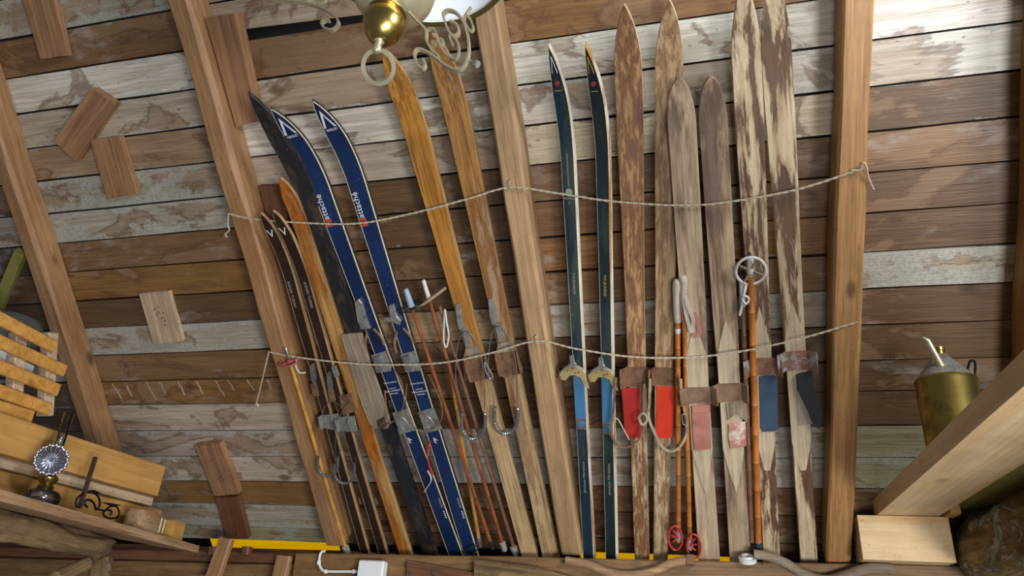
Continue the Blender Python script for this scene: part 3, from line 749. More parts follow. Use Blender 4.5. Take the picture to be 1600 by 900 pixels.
# --- teal pair
GT = 'narrow teal racing skis'
PT = [(0, .05), (.4, .046), (.6, .047), (.9, .052), (1, .052)]
F1 = Ski('narrow teal blue ski standing right of the middle rafter', (921, 870), (891, 300), (868, 66), .06, .03, PT, .15, .45, .2, [M['teal'], M['teal_edge'], M['teal_edge']], 1.7, .0012, -9, GT, point=.8)
F2 = Ski('narrow blackish teal ski beside the wide brown skis', (957, 871), (945, 300), (932, 66), .06, .03, PT, .15, .45, .2, [M['teal2'], M['teal_edge'], M['teal_edge']], 1.7, .0012, -14, GT, point=.8)
for S, o, mt in ((F1, (0, 0), 'letter_white'), (F2, (45, 3), 'letter_gold')):
    T = lambda x, y: (x+o[0], y+o[1])
    q = S.p(894+o[0]*1.1, 443+o[1]); S.text('TYP JEUNESSE', q.x, 0, .013, mt if mt == 'letter_gold' else 'letter_grey', math.pi, sx=1.1)
    q = S.p(910+o[0]*.87, 745+o[1]); S.text('Jarvinen Marathon', q.x, 0, .016, 'letter_grey', 0, sx=1.3)
    xt = S.L-.10
    for sg in (-1, 1):
        pts = [Vector((x, y, S.th*.75+.003+S.zz(x))) for x, y in ((xt+.055, 0), (xt+.03, sg*.004), (xt, sg*.009))]
        S.add('arrow_line', tube(pts, .0012, 5), mt, True)
    xd = xt-.035; z = S.th*.8+.003+S.zz(xd)
    S.add('round_badge', xf(lathe([(.0085, -.002), (.0085, .0008)], 16), Matrix.Translation((xd, 0, z)) @ Matrix.Rotation(-.35, 4, 'Y')), 'letter_red', False)
    xl = xt-.06
    S.add('gold_line', box(xl-.001, xl+.001, -.012, .012, S.th*.85+.0025+S.zz(xl), S.th*.85+.0032+S.zz(xl), 0), 'letter_gold', False)
    # blue foot plate, heel square, ear irons
    wv = .045
    fp = S.pad('foot_plate', 588+o[1], 656+o[1]*2, wv, .004, 'lightblue', 0, .0004, .001, 'light blue foot plate')
    a = S.xat(652+o[1]*2.6); b_ = S.xat(670+o[1]*2.6)
    hs = S.add('heel_square', box(b_, a, -wv*.48, wv*.48, S.th+.003, S.th+.007, .001), 'steel', False)
    S.add('heel_disc', xf(lathe([(.014, 0), (.014, .0025), (.011, .003)], 18), Matrix.Translation(((a+b_)/2, 0, S.th+.0065))), 'lightblue', True, hs)
    m_ = (a+b_)/2
    S.text('o', m_, 0, .001, 'letter_white', 0)
    ear = S.plate('ear_iron', [T(877, 593), T(874, 584), T(880, 575), T(888, 571), T(899, 570), T(909, 574), T(914, 582), T(916, 594), T(921, 607), T(912, 600), T(908, 590), T(900, 586), T(890, 586), T(884, 594)], .003, 'yellowed', .012, label='yellowed winged ear iron')
    S.plate('ear_rim', [T(876, 580), T(883, 572), T(891, 568), T(901, 569), T(912, 576), T(909, 574), T(899, 571), T(888, 572)], .018, 'dull', .005, parent=ear)
    tg = S.plate('toe_tongue', [T(890, 556), T(896, 553), T(899, 566), T(905, 574), T(884, 574), T(891, 566)], .006, 'dull', .004)
    S.screws(ear, [T(887, 579), T(904, 582), T(895, 576), T(899, 583)], .0165, .0036, 'rust')
S = F1
xm = S.p(891, 300).x
S.add('maker_disc', xf(lathe([(.013, .0), (.013, .0006)], 20), Matrix.Translation((xm, 0, S.th+.0003))), 'letter_grey', False)
S.text('NORGE', xm-.024, 0, .012, 'letter_grey', -P2); S.text('9', xm-.042, 0, .012, 'letter_grey', -P2)
S.add('gold_line', box(xm+.02, xm+.18, -.0012, .0012, S.th+.0004, S.th+.001, 0), 'letter_grey', False)

# --- mottled brown pair
GM = 'wide mottled brown skis with red plates'
PM = [(0, .062), (.3, .066), (.5, .071), (.88, .092), (1, .09)]
G1 = Ski('dark mottled brown ski with a dark red foot plate', (1003, 874), (987, 300), (977, 5), .055, .024, PM, .10, .4, .19, [M['mottle'], M['mottle'], M['cream']], 1.8, 0, 0, GM, point=.8)
G2 = Ski('lighter mottled brown ski with a bright red foot plate', (1032, 874), (1042, 300), (1050, -2), .055, .024, PM, .10, .4, .19, [M['mottle2'], M['mottle2'], M['cream']], 1.8, 0, 0, GM, point=.8)
G1.plate('foot_plate', [(971, 606), (1000, 606), (1001, 684), (977, 683)], .003, 'red_dark', .0008, label='dark red foot plate')
G2.plate('foot_plate', [(1026, 603), (1055, 604), (1052, 684), (1025, 684)], .003, 'red', .0008, label='bright red foot plate')
G1.toe_iron(573, 604, .075, .045, 'rust', .026, label='brown toe iron with bent ears')
G2.toe_iron(574, 602, .072, .045, 'rust', .022, label='brown toe iron with bent ears')
G1.wire('leather_strap', [(963, 590, .05), (960, 620, .05), (958, 648, .05), (955, 668, .05), (960, 690, .05), (975, 699, .05), (990, 694, .05), (1003, 680, .05), (1008, 662, .05), (1006, 640, .05), (1007, 600, .045)], .004, 'leather', flat=(.004, .009))
G1.wire('cord', [(958, 655, .055), (965, 655, .055), (975, 672, .05), (983, 687, .045)], .003, 'rope')
G1.wire('buckle_knot', [(999, 650, .055), (1006, 646, .06), (1011, 655, .055), (1004, 664, .06), (999, 656, .055)], .0055, 'leather_pale', closed=True)
G1.wire('cord', [(996, 692, .04), (997, 705, .03), (996, 717, .02)], .0028, 'rope')
G2.wire('leather_strap', [(1016, 592, .05), (1015, 625, .05), (1014, 652, .05), (1022, 675, .05), (1034, 697, .05), (1048, 705, .05), (1063, 697, .05), (1073, 676, .05), (1071, 650, .05), (1066, 620, .05), (1064, 592, .045)], .004, 'leather_pale', flat=(.004, .010))
G2.wire('buckle', [(1066, 648, .055), (1071, 650, .055), (1072, 662, .055), (1067, 662, .055)], .0028, 'steel', closed=True)

# --- shorter greyed pair in front
GH = 'shorter greyed skis with pink pads'
PH = [(0, .088), (.2, .082), (.40, .074), (.47, .083), (.6, .09), (.85, .094), (1, .094)]
rg = lambda f: .45*max(0, 1-abs(f-.33)/.2)
H1 = Ski('shorter greyed wooden ski overlapping a brown ski, full pink pad', (1108, 874), (1072, 300), (1062, 121), .092, .022, PH, .05, .35, .16, [M['greyski'], M['greyski'], M['oldgrey']], 2.2, 0, 0, GH, point=.6)
H2 = Ski('shorter greyed wooden ski with a torn pink pad', (1157, 874), (1121, 300), (1115, 118), .062, .024, PH, .05, .35, .16, [M['greyski2'], M['greyski2'], M['oldgrey']], 2.2, 0, 0, GH, point=.6)
for S, o in ((H1, 0), (H2, 1)):
    a, b_, c_, d_ = S.xat(508-o*10), S.xat(556), S.xat(700), S.xat(770)
    ww = S.width(b_)*.46
    out = [(a, 0), ((a+b_)/2, ww*.55), (b_, ww), (c_, ww*1.05), ((c_+d_)/2, ww*.6), (d_, 0), ((c_+d_)/2, -ww*.6), (c_, -ww*1.05), (b_, -ww), ((a+b_)/2, -ww*.55)]
    S.add('foot_platform', prism(out, S.th-.002, S.th+.004), 'palewood', False)
H1.plate('heel_pad', [(1080, 633), (1109, 631), (1111, 700), (1084, 703)], .006, 'pink', .005, label='pink rubber foot pad')
H1.plate('pad_strip', [(1081, 634), (1109, 632), (1110, 643), (1082, 645)], .003, 'pink', .0112)
H2.plate('heel_pad', [(1138, 662), (1165, 658), (1166, 696), (1141, 700), (1138, 685)], .006, 'pink_worn', .005, label='torn pink rubber pad')
H2.plate('leather_flap', [(1134, 630), (1165, 624), (1168, 660), (1150, 646), (1137, 656)], .004, 'oldgrey', .006)
H1.toe_iron(604, 630, .085, .035, 'leather', .028, .004, 'stiff brown leather toe strap', name='toe_strap')
H2.toe_iron(598, 627, .085, .035, 'leather', .024, .004, 'stiff brown leather toe strap', name='toe_strap')

# --- peeling pair
GP = 'peeling two-tone skis beside the golden rafter'
PP = [(0, .066), (.3, .066), (.45, .072), (.85, .094), (1, .092)]
I1 = Ski('peeling cream and brown ski with a blue foot pad', (1206, 870), (1177, 300), (1167, -38), .06, .024, PP, .08, .4, .24, [M['peel'], M['peel'], M['cream']], 1.8, 0, 0, GP, point=.8)
I2 = Ski('peeling dark brown ski with a torn black pad, farthest right', (1264, 872), (1227, 300), (1212, -48), .06, .024, PP, .08, .4, .24, [M['peel2'], M['peel2'], M['cream']], 1.8, 0, 0, GP, point=.8)
for S in (I1, I2):
    k = 0 if S is I1 else -8
    a, b_, c_, d_ = S.xat(478+k), S.xat(540+k), S.xat(690), S.xat(735); ww = S.width(b_)*.48
    S.add('foot_platform', prism([(a, 0), ((a+b_)/2, ww*.5), (b_, ww), (c_, ww), (d_, ww*.3), (d_, -ww*.3), (c_, -ww), (b_, -ww), ((a+b_)/2, -ww*.5)], S.th-.002, S.th+.0006), 'palewood', False)
I1.plate('foot_pad', [(1186, 588), (1214, 584), (1216, 668), (1211, 673), (1192, 674), (1188, 668)], .006, 'bluepad', .0008, label='dark blue rubber foot pad')
for k in range(6):
    I1.screws(I1.root.children[-1], [(1189+k*.4, 596+k*13), (1212+k*.5, 593+k*13)], .0068, .0022, 'iron_rust')
I1.toe_iron(559, 586, .078, .04, 'rust_light', .03, label='rusty toe iron')
I2.plate('foot_pad', [(1244, 585), (1270, 578), (1271, 600), (1278, 618), (1284, 652), (1280, 668), (1271, 664), (1262, 640), (1252, 620), (1246, 608)], .01, 'blackpad', .003, label='torn black rubber pad')
I2.plate('pad_backing', [(1243, 600), (1258, 600), (1268, 640), (1271, 662), (1248, 664)], .002, 'blackpatch', .0008)
I2.toe_iron(548, 578, .078, .04, 'rust_light', .03, label='rusty toe iron')
for S, pts in ((I1, [(1190, 573), (1203, 570), (1213, 567)]), (I2, [(1247, 554), (1263, 549), (1258, 560)])):
    tp = S.root.children[-1]; S.screws(tp, pts, .0035, .0035, 'steel')

# ================================================================== POLES
class Pole:
    def __init__(s, label, a, b, h, r, mt, group=None, ha=None, nodes=9, taper=.8):
        """a: lower end, b: upper end in the photograph, h: height of the axis above the boards"""
        p0, p1 = on_roof(*a, h if ha is None else ha), on_roof(*b, h)
        s.mw = frame(p0, p1, N); s.inv = s.mw.inverted(); s.L = (p1-p0).length; s.r = r
        s.root = thing('ski_pole', label, 'ski pole', s.mw, group)
        pts, rs = [], []
        for i in range(nodes+1):
            x = s.L*i/nodes; k = 1-(1-taper)*i/nodes
            for dx, m in ((-.004, 1.), (0, 1.16), (.004, 1.)):
                if 0 <= x+dx <= s.L: pts.append((x+dx, 0, 0)); rs.append(r*k*m)
        s.add('shaft', tube(pts, rs, 9), mt)
    def add(s, name, vf, mt, smooth=True, parent=None):
        return mesh(name, vf, M[mt], parent or s.root, None, smooth)
    def p(s, px, py, z=0.):
        r_ = ray(px, py); o = s.inv @ CAM; d = s.inv.to_3x3() @ r_; return o + d*((z-o.z)/d.z)
    def tubep(s, name, pts, r, mt, seg=8, k=5, closed=False, flat=None):
        q = spline([s.p(*p_) for p_ in pts], k, closed)
        return s.add(name, tube(q, r, seg, closed, flat, (0, 0, 1) if flat else None), mt)
    def sleeve(s, name, x0, x1, r, mt, r1=None):
        r1 = r1 or r
        return s.add(name, tube([(x0, 0, 0), (x0+.003, 0, 0), (x1-.004, 0, 0), (x1, 0, 0)], [r*.85, r, r1, r1*.7], 10), mt)
    def basket(s, x, rad, rt, mt, spokes=4, tilt=0., hubm=None, yaw=0., spm=None, off=(0, 0)):
        m = Matrix.Translation((x, off[0], off[1])) @ Matrix.Rotation(yaw, 4, 'Z') @ Matrix.Rotation(tilt, 4, 'Y')
        ring = [m @ Vector((0, rad*math.cos(a), rad*math.sin(a))) for a in [2*math.pi*i/28 for i in range(28)]]
        o = s.add('basket_ring', tube(ring, rt, 7, True), mt)
        for k in range(spokes):
            a = 2*math.pi*(k+.5)/spokes
            s.add('basket_spoke', tube([m @ Vector((0, .2*rad*math.cos(a), .2*rad*math.sin(a))), m @ Vector((0, rad*math.cos(a), rad*math.sin(a)))], rt*.8, 6), spm or mt, True, o)
        s.add('basket_hub', tube([m @ Vector((-.012, 0, 0)), m @ Vector((.012, 0, 0))], s.r*1.5, 8), hubm or mt, True, o)
        return o
K1 = Pole('upturned bamboo pole with a pink basket beside the left rafter', (540, 856), (452, 562), .135, .0085, 'bamboo_yel', ha=.11, taper=1)
K1.basket(K1.L-.01, .046, .0035, 'pinkplastic', 4, .0); K1.sleeve('tip_sleeve', K1.L+.0, K1.L+.06, .007, 'steel')
K1.sleeve('grip_end', -.03, .012, .018, 'greyrub')
K1.tubep('white_ring', [(463, 562, -.02), (462, 572, -.02), (468, 582, -.02), (477, 582, -.02)], .004, 'tape')

GJ = 'bamboo poles between blue and varnished skis'
K2 = Pole('red-brown bamboo pole with a blue-grey tip and dark basket', (768, 852), (642, 476), .115, .009, 'bamboo_red', GJ, ha=.095)
K2.sleeve('tip_sleeve', K2.L-.01, K2.L+.07, .014, 'bluetape', .011); K2.sleeve('spike', K2.L+.07, K2.L+.10, .0025, 'iron_rust')
K2.basket(K2.L-.012, .055, .003, 'darkplastic', 4, .05); K2.sleeve('grip_end', -.02, .03, .012, 'darkplastic')
K3 = Pole('red-brown bamboo pole with a white taped tip', (786, 852), (670, 466), .10, .009, 'bamboo_red', GJ, ha=.085)
K3.sleeve('tip_sleeve', K3.L-.01, K3.L+.08, .010, 'tape', .008); K3.sleeve('spike', K3.L+.08, K3.L+.105, .002, 'iron_rust')
K3.tubep('cross_stick', [(652, 482, .02), (672, 468, .024), (696, 450, .02)], .006, 'leather_pale')
K3.sleeve('grip_end', -.03, .02, .014, 'greyrub')
K4 = Pole('brown cane pole with a white loop at its head', (803, 856), (687, 478), .085, .009, 'bamboo_grey', GJ, ha=.075)
K4.tubep('wrist_loop', [(695, 484, .02), (698, 505, .025), (701, 525, .02), (697, 543, .02), (693, 530, .02), (694, 505, .02)], .004, 'tape', closed=True)
K4.sleeve('grip_end', -.04, .01, .018, 'greyrub')
K4.tubep('dark_strap', [(684, 545, .0), (689, 552, .015), (700, 553, .01)], .004, 'darkplastic')
K5 = Pole('thin yellow bamboo pole standing lowest among the blue skis', (748, 840), (700, 560), .07, .0085, 'bamboo_yel', GJ)
K5.sleeve('ferrule', -.05, .01, .011, 'dull')
o = K2.tubep('strap_loop', [(724, 862, .02), (735, 856, .03), (748, 852, .02), (738, 868, .03)], .004, 'darkplastic', closed=True)

GQ = 'bamboo poles with grey grips in front of the brown skis'
K6 = Pole('bamboo pole with a slim grey grip left of its twin', (1060, 846), (1059, 500), .118, .010, 'bamboo', GQ, taper=1)
K6.tubep('grip', [(1059, 503, .0), (1058, 490, 0), (1057, 465, 0), (1057, 448, .002), (1058, 436, .003)], [.0135]*3+[.014]*10+[.0155]*5+[.014, .012, .008], 'grip', 10)
K6.sleeve('tape_band', K6.L-.055, K6.L-.03, .0108, 'tape')
K7 = Pole('bamboo pole with a bent grey grip and red strap', (1078, 858), (1069, 478), .122, .010, 'bamboo', GQ, taper=1)
K7.tubep('grip', [(1069, 470, 0), (1068, 455, .0), (1068, 440, 0), (1065, 430, 0)], [.013]*10+[.016]*4+[.014, .009], 'grip', 10)
K7.tubep('hand_loop', [(1069, 458, .01), (1076, 480, .02), (1083, 500, .02), (1081, 518, .02), (1077, 510, .02), (1071, 485, .015)], .006, 'grip', closed=True, flat=(.005, .014))
K7.tubep('red_strap', [(1084, 490, .012), (1091, 505, .012), (1093, 518, .012), (1088, 524, .012), (1082, 520, .012)], .005, 'pink', flat=(.004, .018))
K7.sleeve('red_band', K7.L-.03, K7.L+.0, .0106, 'pinkplastic')
for Kp, off in ((K6, 0), (K7, 0)):
    x = .03
    o = Kp.add('basket_ring', tube([(x + .062*math.cos(a)*(.98), .028*math.sin(a) + (.012 if Kp is K6 else -.016), .018) for a in [2*math.pi*i/26 for i in range(26)]], .0042, 7, True), 'redplastic')
    for k in (-1, 0, 1):
        Kp.add('basket_spoke', tube([(x, 0, .012), (x+.03*k+.01, (.03 if Kp is K6 else -.03)*(.9 if k == 0 else .75), .018)], .0036, 6), 'redplastic', True, o)
    Kp.add('basket_hub', tube([(x-.02, 0, 0), (x+.02, 0, 0)], .0135, 9), 'bluetape', True, o)

GR = 'bamboo poles in front of the peeling skis'
K8 = Pole('thick orange bamboo pole with a white hoop basket on top', (1185, 846), (1173, 436), .112, .0125, 'bamboo', GR, taper=.95)
K8.sleeve('tip_sleeve', K8.L+.02, K8.L+.085, .012, 'tape', .011); K8.sleeve('spike', K8.L+.085, K8.L+.1, .004, 'iron_rust')
K8.sleeve('dark_ferrule', -.035, .005, .0138, 'bluepad')
m = Matrix.Translation((K8.L+.035, 0, .012)) @ Matrix.Rotation(1.35, 4, 'Y')
ring = [m @ Vector((0, .051*math.cos(a), .056*math.sin(a))) for a in [2*math.pi*i/32 for i in range(32)]]
o = K8.add('basket_hoop', tube(ring, .0055, 8, True), 'tape')
for a in (.5, 2.1, 3.6, 5.2):
    K8.add('basket_strap', tube([m @ Vector((0, .012*math.cos(a), .012*math.sin(a))), m @ Vector((0, .05*math.cos(a), .055*math.sin(a)))], .004, 6, flat=(.012, .003)), 'oldgrey', True, o)
K9 = Pole('brown cane pole with a white taped grip and knotted strap', (1175, 846), (1161, 478), .10, .0095, 'bamboo_grey', GR, taper=1)
K9.sleeve('grip', K9.L-.0, K9.L+.10, .012, 'tape', .0105); K9.sleeve('spike', K9.L+.10, K9.L+.125, .004, 'iron_rust')
K9.tubep('strap', [(1166, 445, .015), (1163, 460, .02), (1160, 475, .02), (1156, 493, .016)], .0035, 'tape', flat=(.004, .009))
K9.tubep('strap_knot', [(1160, 466, .02), (1166, 463, .024), (1170, 468, .02), (1165, 475, .024)], .0045, 'tape', closed=True)

# ================================================================== ROPES and staples
def rope(name, pts, r, label, group=None):
    P = [on_roof(x, y, h) for x, y, h in pts]
    mw = Matrix.Translation(P[0]); q = spline([p - P[0] for p in P], 14)
    # two-strand twist
    out = thing(name, label, 'rope', mw, group)
    st = []
    n = len(q)
    L = [0]
    for a, b in zip(q, q[1:]): L.append(L[-1] + (b-a).length)
    dense = []
    step = .008
    k = 0; d = 0
    while d < L[-1]:
        while k < n-2 and L[k+1] < d: k += 1
        f = (d-L[k])/max(1e-9, L[k+1]-L[k]); dense.append((q[k].lerp(q[k+1], f), (q[min(n-1, k+1)]-q[k]).normalized())); d += step
    for ph in (0, math.pi):
        pp = []
        for i, (p, t_) in enumerate(dense):
            a = ph + i*.95; u_ = t_.cross(N).normalized(); v_ = t_.cross(u_)
            pp.append(p + (u_*math.cos(a) + v_*math.sin(a))*r*.45)
        mesh('strand', tube(pp, r*.62, 5), M['rope'], out, None, True)
    return out
r1 = rope('rope', [(357, 334, .128), (395, 342, .13), (470, 348, .135), (560, 349, .14), (650, 332, .14), (730, 311, .14), (797, 293, .135), (870, 302, .14), (960, 315, .14), (1070, 321, .142), (1150, 314, .142), (1250, 295, .142), (1345, 264, .14)], .0042, 'upper rope strung across all the skis from rafter to rafter')
def tail(o, pts, r=.0036):
    inv = o.matrix_basis.inverted()
    mesh('rope_end', tube(spline([inv @ on_roof(*p) for p in pts], 8), r, 7), M['rope'], o, None, True)
tail(r1, [(1345, 264, .14), (1349, 254, .145), (1354, 262, .145), (1356, 275, .14), (1361, 288, .13), (1365, 296, .12)])
tail(r1, [(1330, 266, .142), (1342, 266, .145), (1350, 262, .148)])
tail(r1, [(357, 334, .128), (356, 350, .125), (358, 360, .12), (352, 366, .12), (355, 371, .12)])
r2 = rope('rope', [(420, 550, .125), (470, 559, .14), (540, 567, .14), (600, 570, .14), (690, 567, .142), (770, 551, .14), (838, 533, .137), (900, 545, .142), (980, 557, .145), (1060, 559, .145), (1140, 552, .145), (1240, 532, .145), (1341, 503, .137)], .0040, 'lower rope strung across the skis above their bindings')
tail(r2, [(420, 550, .125), (414, 575, .12), (407, 605, .11), (400, 632, .1), (396, 642, .1)])
tail(r2, [(400, 630, .1), (403, 634, .1), (399, 638, .1)], .006)
def staple(px, py, h, label):
    p = on_roof(px, py, h); mw = frame(p, p - DN, N)
    o = mesh('staple', tube(spline([(-.004, .004, -.02), (-.003, .004, .008), (.012, 0, .014), (.028, -.004, .008), (.03, -.004, -.02)], 5), .0022, 7), M['dull'], None, mw, True)
    tag(o, label, 'staple', 'fence staples on the middle rafter')
staple(797, 292, .125, 'bent staple holding the upper rope on the middle rafter'); staple(838, 533, .125, 'bent staple holding the lower rope on the middle rafter')

# ================================================================== HANGING BRASS LAMP
bc = on_y(600, 38, .837)
lamp = thing('hanging_lamp', 'brass hanging lamp with white glass shade, scrolls and pull ring', 'lamp', Matrix.Translation(bc) @ Matrix.Rotation(math.radians(5), 4, 'Y'))
LPI = lamp.matrix_basis.inverted()
LP = lambda px, py, y=.837: LPI @ on_y(px, py, y)
mesh('counterweight_ball', lathe([(.006, -.04), (.02, -.034), (.031, -.02), (.0365, 0), (.034, .014), (.027, .026), (.024, .03)], 28), M['brass'], lamp, None, 'all')
mesh('beaded_collar', lathe([(.028, .022), (.033, .025), (.034, .031), (.03, .035)], 28), M['brass'], lamp, None, True)
for k in range(22):
    a = 2*math.pi*k/22
    mesh('bead', xf(lathe([(.0005, -.0025), (.0022, 0), (.0005, .0025)], 6), Matrix.Translation((.034*math.cos(a), .034*math.sin(a), .0285))), M['iron_rust'], lamp, None, True)
mesh('oil_holder', lathe([(.03, .024), (.05, .034), (.064, .048), (.071, .066), (.074, .09), (.072, .12), (.068, .15)], 36), M['brass_pale'], lamp, None, 'all')
mesh('dark_band', lathe([(.0695, .112), (.0730, .116), (.0730, .122), (.0695, .126)], 36), M['iron_rust'], lamp, None, True)
mesh('finial', lathe([(.0125, -.034), (.010, -.038), (.006, -.041), (.0055, -.046), (.0075, -.048), (.004, -.05), (.0075, -.053), (.0075, -.059), (.004, -.062)], 16), M['brass_pale'], lamp, None, True)
rb = Vector((0, -.66, .75)); rc = Vector((0, 0, -.057)) - rb*.0275
ring = [rc + Vector((.0285*math.cos(a), 0, 0)) + rb*.0275*math.sin(a) for a in [2*math.pi*i/40 for i in range(40)]]
mesh('pull_ring', tube(ring, .004, 4, True, (.003, .007), (.1, -.75, -.66)), M['brass_pale'], lamp, None, 'sharp')
sh = mesh('glass_shade', lathe([(.193, .195), (.19, .215), (.172, .25), (.135, .285), (.085, .31), (.055, .32), (.055, .324), (.087, .314), (.138, .289), (.176, .253), (.1945, .215), (.1965, .195)], 56, False), M['opal'], lamp, None, 'all')
mesh('shade_rim', lathe([(.19, .193), (.2, .19), (.202, .197), (.197, .203), (.191, .2)], 56, False), M['brass'], lamp, None, True)
mesh('burner', lathe([(.07, .15), (.045, .165), (.028, .17), (.028, .2), (.02, .205)], 24), M['brass'], lamp, None, True)
mesh('chimney', lathe([(.024, .2), (.03, .23), (.022, .27), (.02, .40)], 24, False), M['glass'], lamp, None, 'all')
mesh('hanging_rod', tube([(0, 0, .4), (0, 0, 1.5)], .004, 8), M['brass'], lamp, None, True)
mesh('smoke_bell', lathe([(.05, .40), (.04, .42), (.01, .43)], 20), M['brass'], lamp, None, True)
Z5 = lambda L_: [LP(440+x/5, y/5) for x, y in L_]
def scroll(name, pts, wd=.0085, th=.0032):
    q = spline(Z5(pts), 7); return mesh(name, tube(q, .003, 4, False, (wd, th), (0, 1, 0)), M['brass_pale'], lamp, None, 'sharp')
scroll('scroll_arm', [(1320, 170), (1375, 200), (1385, 260), (1350, 285), (1310, 250), (1270, 150), (1265, 110), (1300, 85), (1360, 100), (1420, 170), (1455, 280), (1465, 400), (1440, 500), (1390, 550), (1300, 525), (1200, 450), (1120, 400), (1060, 390), (1040, 430), (1060, 500), (1100, 540), (1125, 515), (1110, 465)])
scroll('scroll_arm', [(1000, 100), (1060, 165), (1130, 240), (1135, 320), (1180, 400), (1230, 445)])
scroll('scroll_arm', [(1140, 235), (1190, 230), (1220, 290), (1235, 350), (1300, 440), (1360, 465), (1385, 420), (1380, 340), (1340, 285), (1315, 290), (1340, 350)], .007)
scroll('scroll_curl', [(1180, 325), (1200, 355), (1225, 330), (1220, 290)], .006)
scroll('scroll_curl', [(1235, 350), (1265, 350), (1262, 318), (1240, 305)], .006)
scroll('scroll_curl', [(1480, 60), (1430, 140), (1445, 200), (1480, 245), (1498, 220), (1475, 150), (1440, 120)], .006)
scroll('scroll_arm', [(-60, 5), (60, 12), (200, 30), (330, 72), (420, 130), (445, 190), (400, 235), (340, 225), (315, 185), (345, 160), (375, 165)])
scroll('scroll_curl', [(200, 20), (260, -5), (330, -10), (340, 10), (290, 30)], .008)
a, b = LP(732, 93), LP(743, 99)
mesh('thumb_screw', join(tube([a, b], .0022, 8), tube([b, b+(b-a)*.35], .006, 10)), M['dull'], lamp, None, True)

# ================================================================== LEFT: tie beam, shelf and what stands on it
YD = Vector((0, 1, 0)); ZD = Vector((0, 0, 1))
def ybeam(name, x0, x1, y0, y1, z0, z1, mt, label, cat, seed, jit=.003, c=.004, x0b=None):
    mw = frame(Vector(((x0+x1)/2, y0, z0)), Vector(((x0+x1)/2 + (x0b or 0), y1, z0)), ZD)
    o = mesh(name, bar(y1-y0, abs(x1-x0), z1-z0, 10, jit, c, 0, seed), M[mt], None, mw)
    return tag(o, label, cat)
ybeam('tie_beam', -2.42, -2.30, .6, 2.72, 2.05, 2.177, 'tiewood', 'yellowed tie beam above the oil lamp, under the slatted rack', 'beam', 21)
ybeam('ledger_strip', -2.44, -2.335, .6, 2.74, 2.012, 2.048, 'block_pale', 'nail-pocked strip between the tie beam and the plank below it', 'plank', 22, .004)
ybeam('back_plank', -2.46, -2.36, .6, 2.84, 1.89, 2.01, 'tiewood', 'yellowed plank standing behind the oil lamp', 'plank', 23)
zs = 1.885
n0, f0 = on_z(-150, 722, zs), on_z(312, 853, zs)
e = f0 - n0; wdir = Vector((e.y, -e.x, 0)).normalized()
if wdir.x > 0: wdir = -wdir
q = [n0, f0, f0 + wdir*.06 - e.normalized()*.10, n0 + wdir*.42]
q2 = [p - ZD*.03 for p in q]
inv = frame(n0, f0, ZD).inverted()
o = mesh('shelf_board', ([inv @ p for p in q + q2], [[0, 1, 2, 3], [4, 7, 6, 5], [0, 4, 5, 1], [1, 5, 6, 2], [2, 6, 7, 3], [3, 7, 4, 0]]), M['shelfwood'], None, frame(n0, f0, ZD))
tag(o, 'weathered shelf board carrying the oil lamp and the iron bracket', 'shelf')
la, lb = on_x(-60, 800, -2.0), on_x(160, 858, -2.2)
def rough_log(name, a, b, r, mt, label, cat, seed, seg=22, ring=18, amp=.2):
    mw = frame(a, b, ZD); L = (b-a).length; V, Fc = [], []
    for i in range(seg+1):
        for k in range(ring):
            an = 2*math.pi*k/ring; rr = r*(1+amp*noise.noise(Vector((L*i/seg*4+seed, math.cos(an)*1.6, math.sin(an)*1.6)))+amp*.5*noise.noise(Vector((L*i/seg*14+seed, math.cos(an)*4, math.sin(an)*4))))
            V.append(Vector((L*i/seg, rr*math.cos(an), rr*math.sin(an))))
    for i in range(seg):
        for k in range(ring): Fc.append([i*ring+k, i*ring+(k+1) % ring, (i+1)*ring+(k+1) % ring, (i+1)*ring+k])
    Fc.append(list(range(ring))[::-1]); Fc.append([seg*ring+k for k in range(ring)])
    o = mesh(name, (V, Fc), M[mt], None, mw, 'all'); return tag(o, label, cat)
rough_log('log', on_x(-80, 795, -2.05), on_x(160, 856, -2.25), .042, 'log', 'rough barked log under the shelf on the left', 'log', 3, 40, 28, .42)
fp = rough_log('forked_post', on_x(150, 960, -2.25), on_x(158, 872, -2.3), .04, 'log', 'short barked post under the end of the log', 'post', 8)
rough_log('forked_post', on_x(85, 905, -2.2), on_x(135, 880, -2.25), .025, 'log', 'small stub branch leaning on the barked post', 'branch', 9)
for k, (x0, y0, x1, y1, wd, lab) in enumerate(((335, 905, 357, 842, .075, 'upright brown stick crossing the rail by the yellow gap'), (445, 915, 447, 869, .075, 'short pale upright stick left of the white conduit'))):
    a, b = on_y(x0-8*k, y0, 3.29), on_y(x1, y1, 3.29); mw = frame(a, b, Vector((0, -1, 0)))
    o = mesh('upright_stick', bar((b-a).length, wd, .03, 6, .003, .006, 0, 31+k), M['rafter'], None, mw); tag(o, lab, 'stick')
for px in (335, 387):
    a = on_y(px, 868, 3.30); b = on_y(px+2, 855, 3.30); mw = frame(a, b, Vector((0, -1, 0)))
    o = mesh('peg', bar((b-a).length, .04, .035, 3, .002, .006, 0, px), M['darkwood'], None, mw)
    tag(o, 'dark stub beside the upright stick, %s the gap' % ('left end of' if px < 340 else 'right part of'), 'peg')

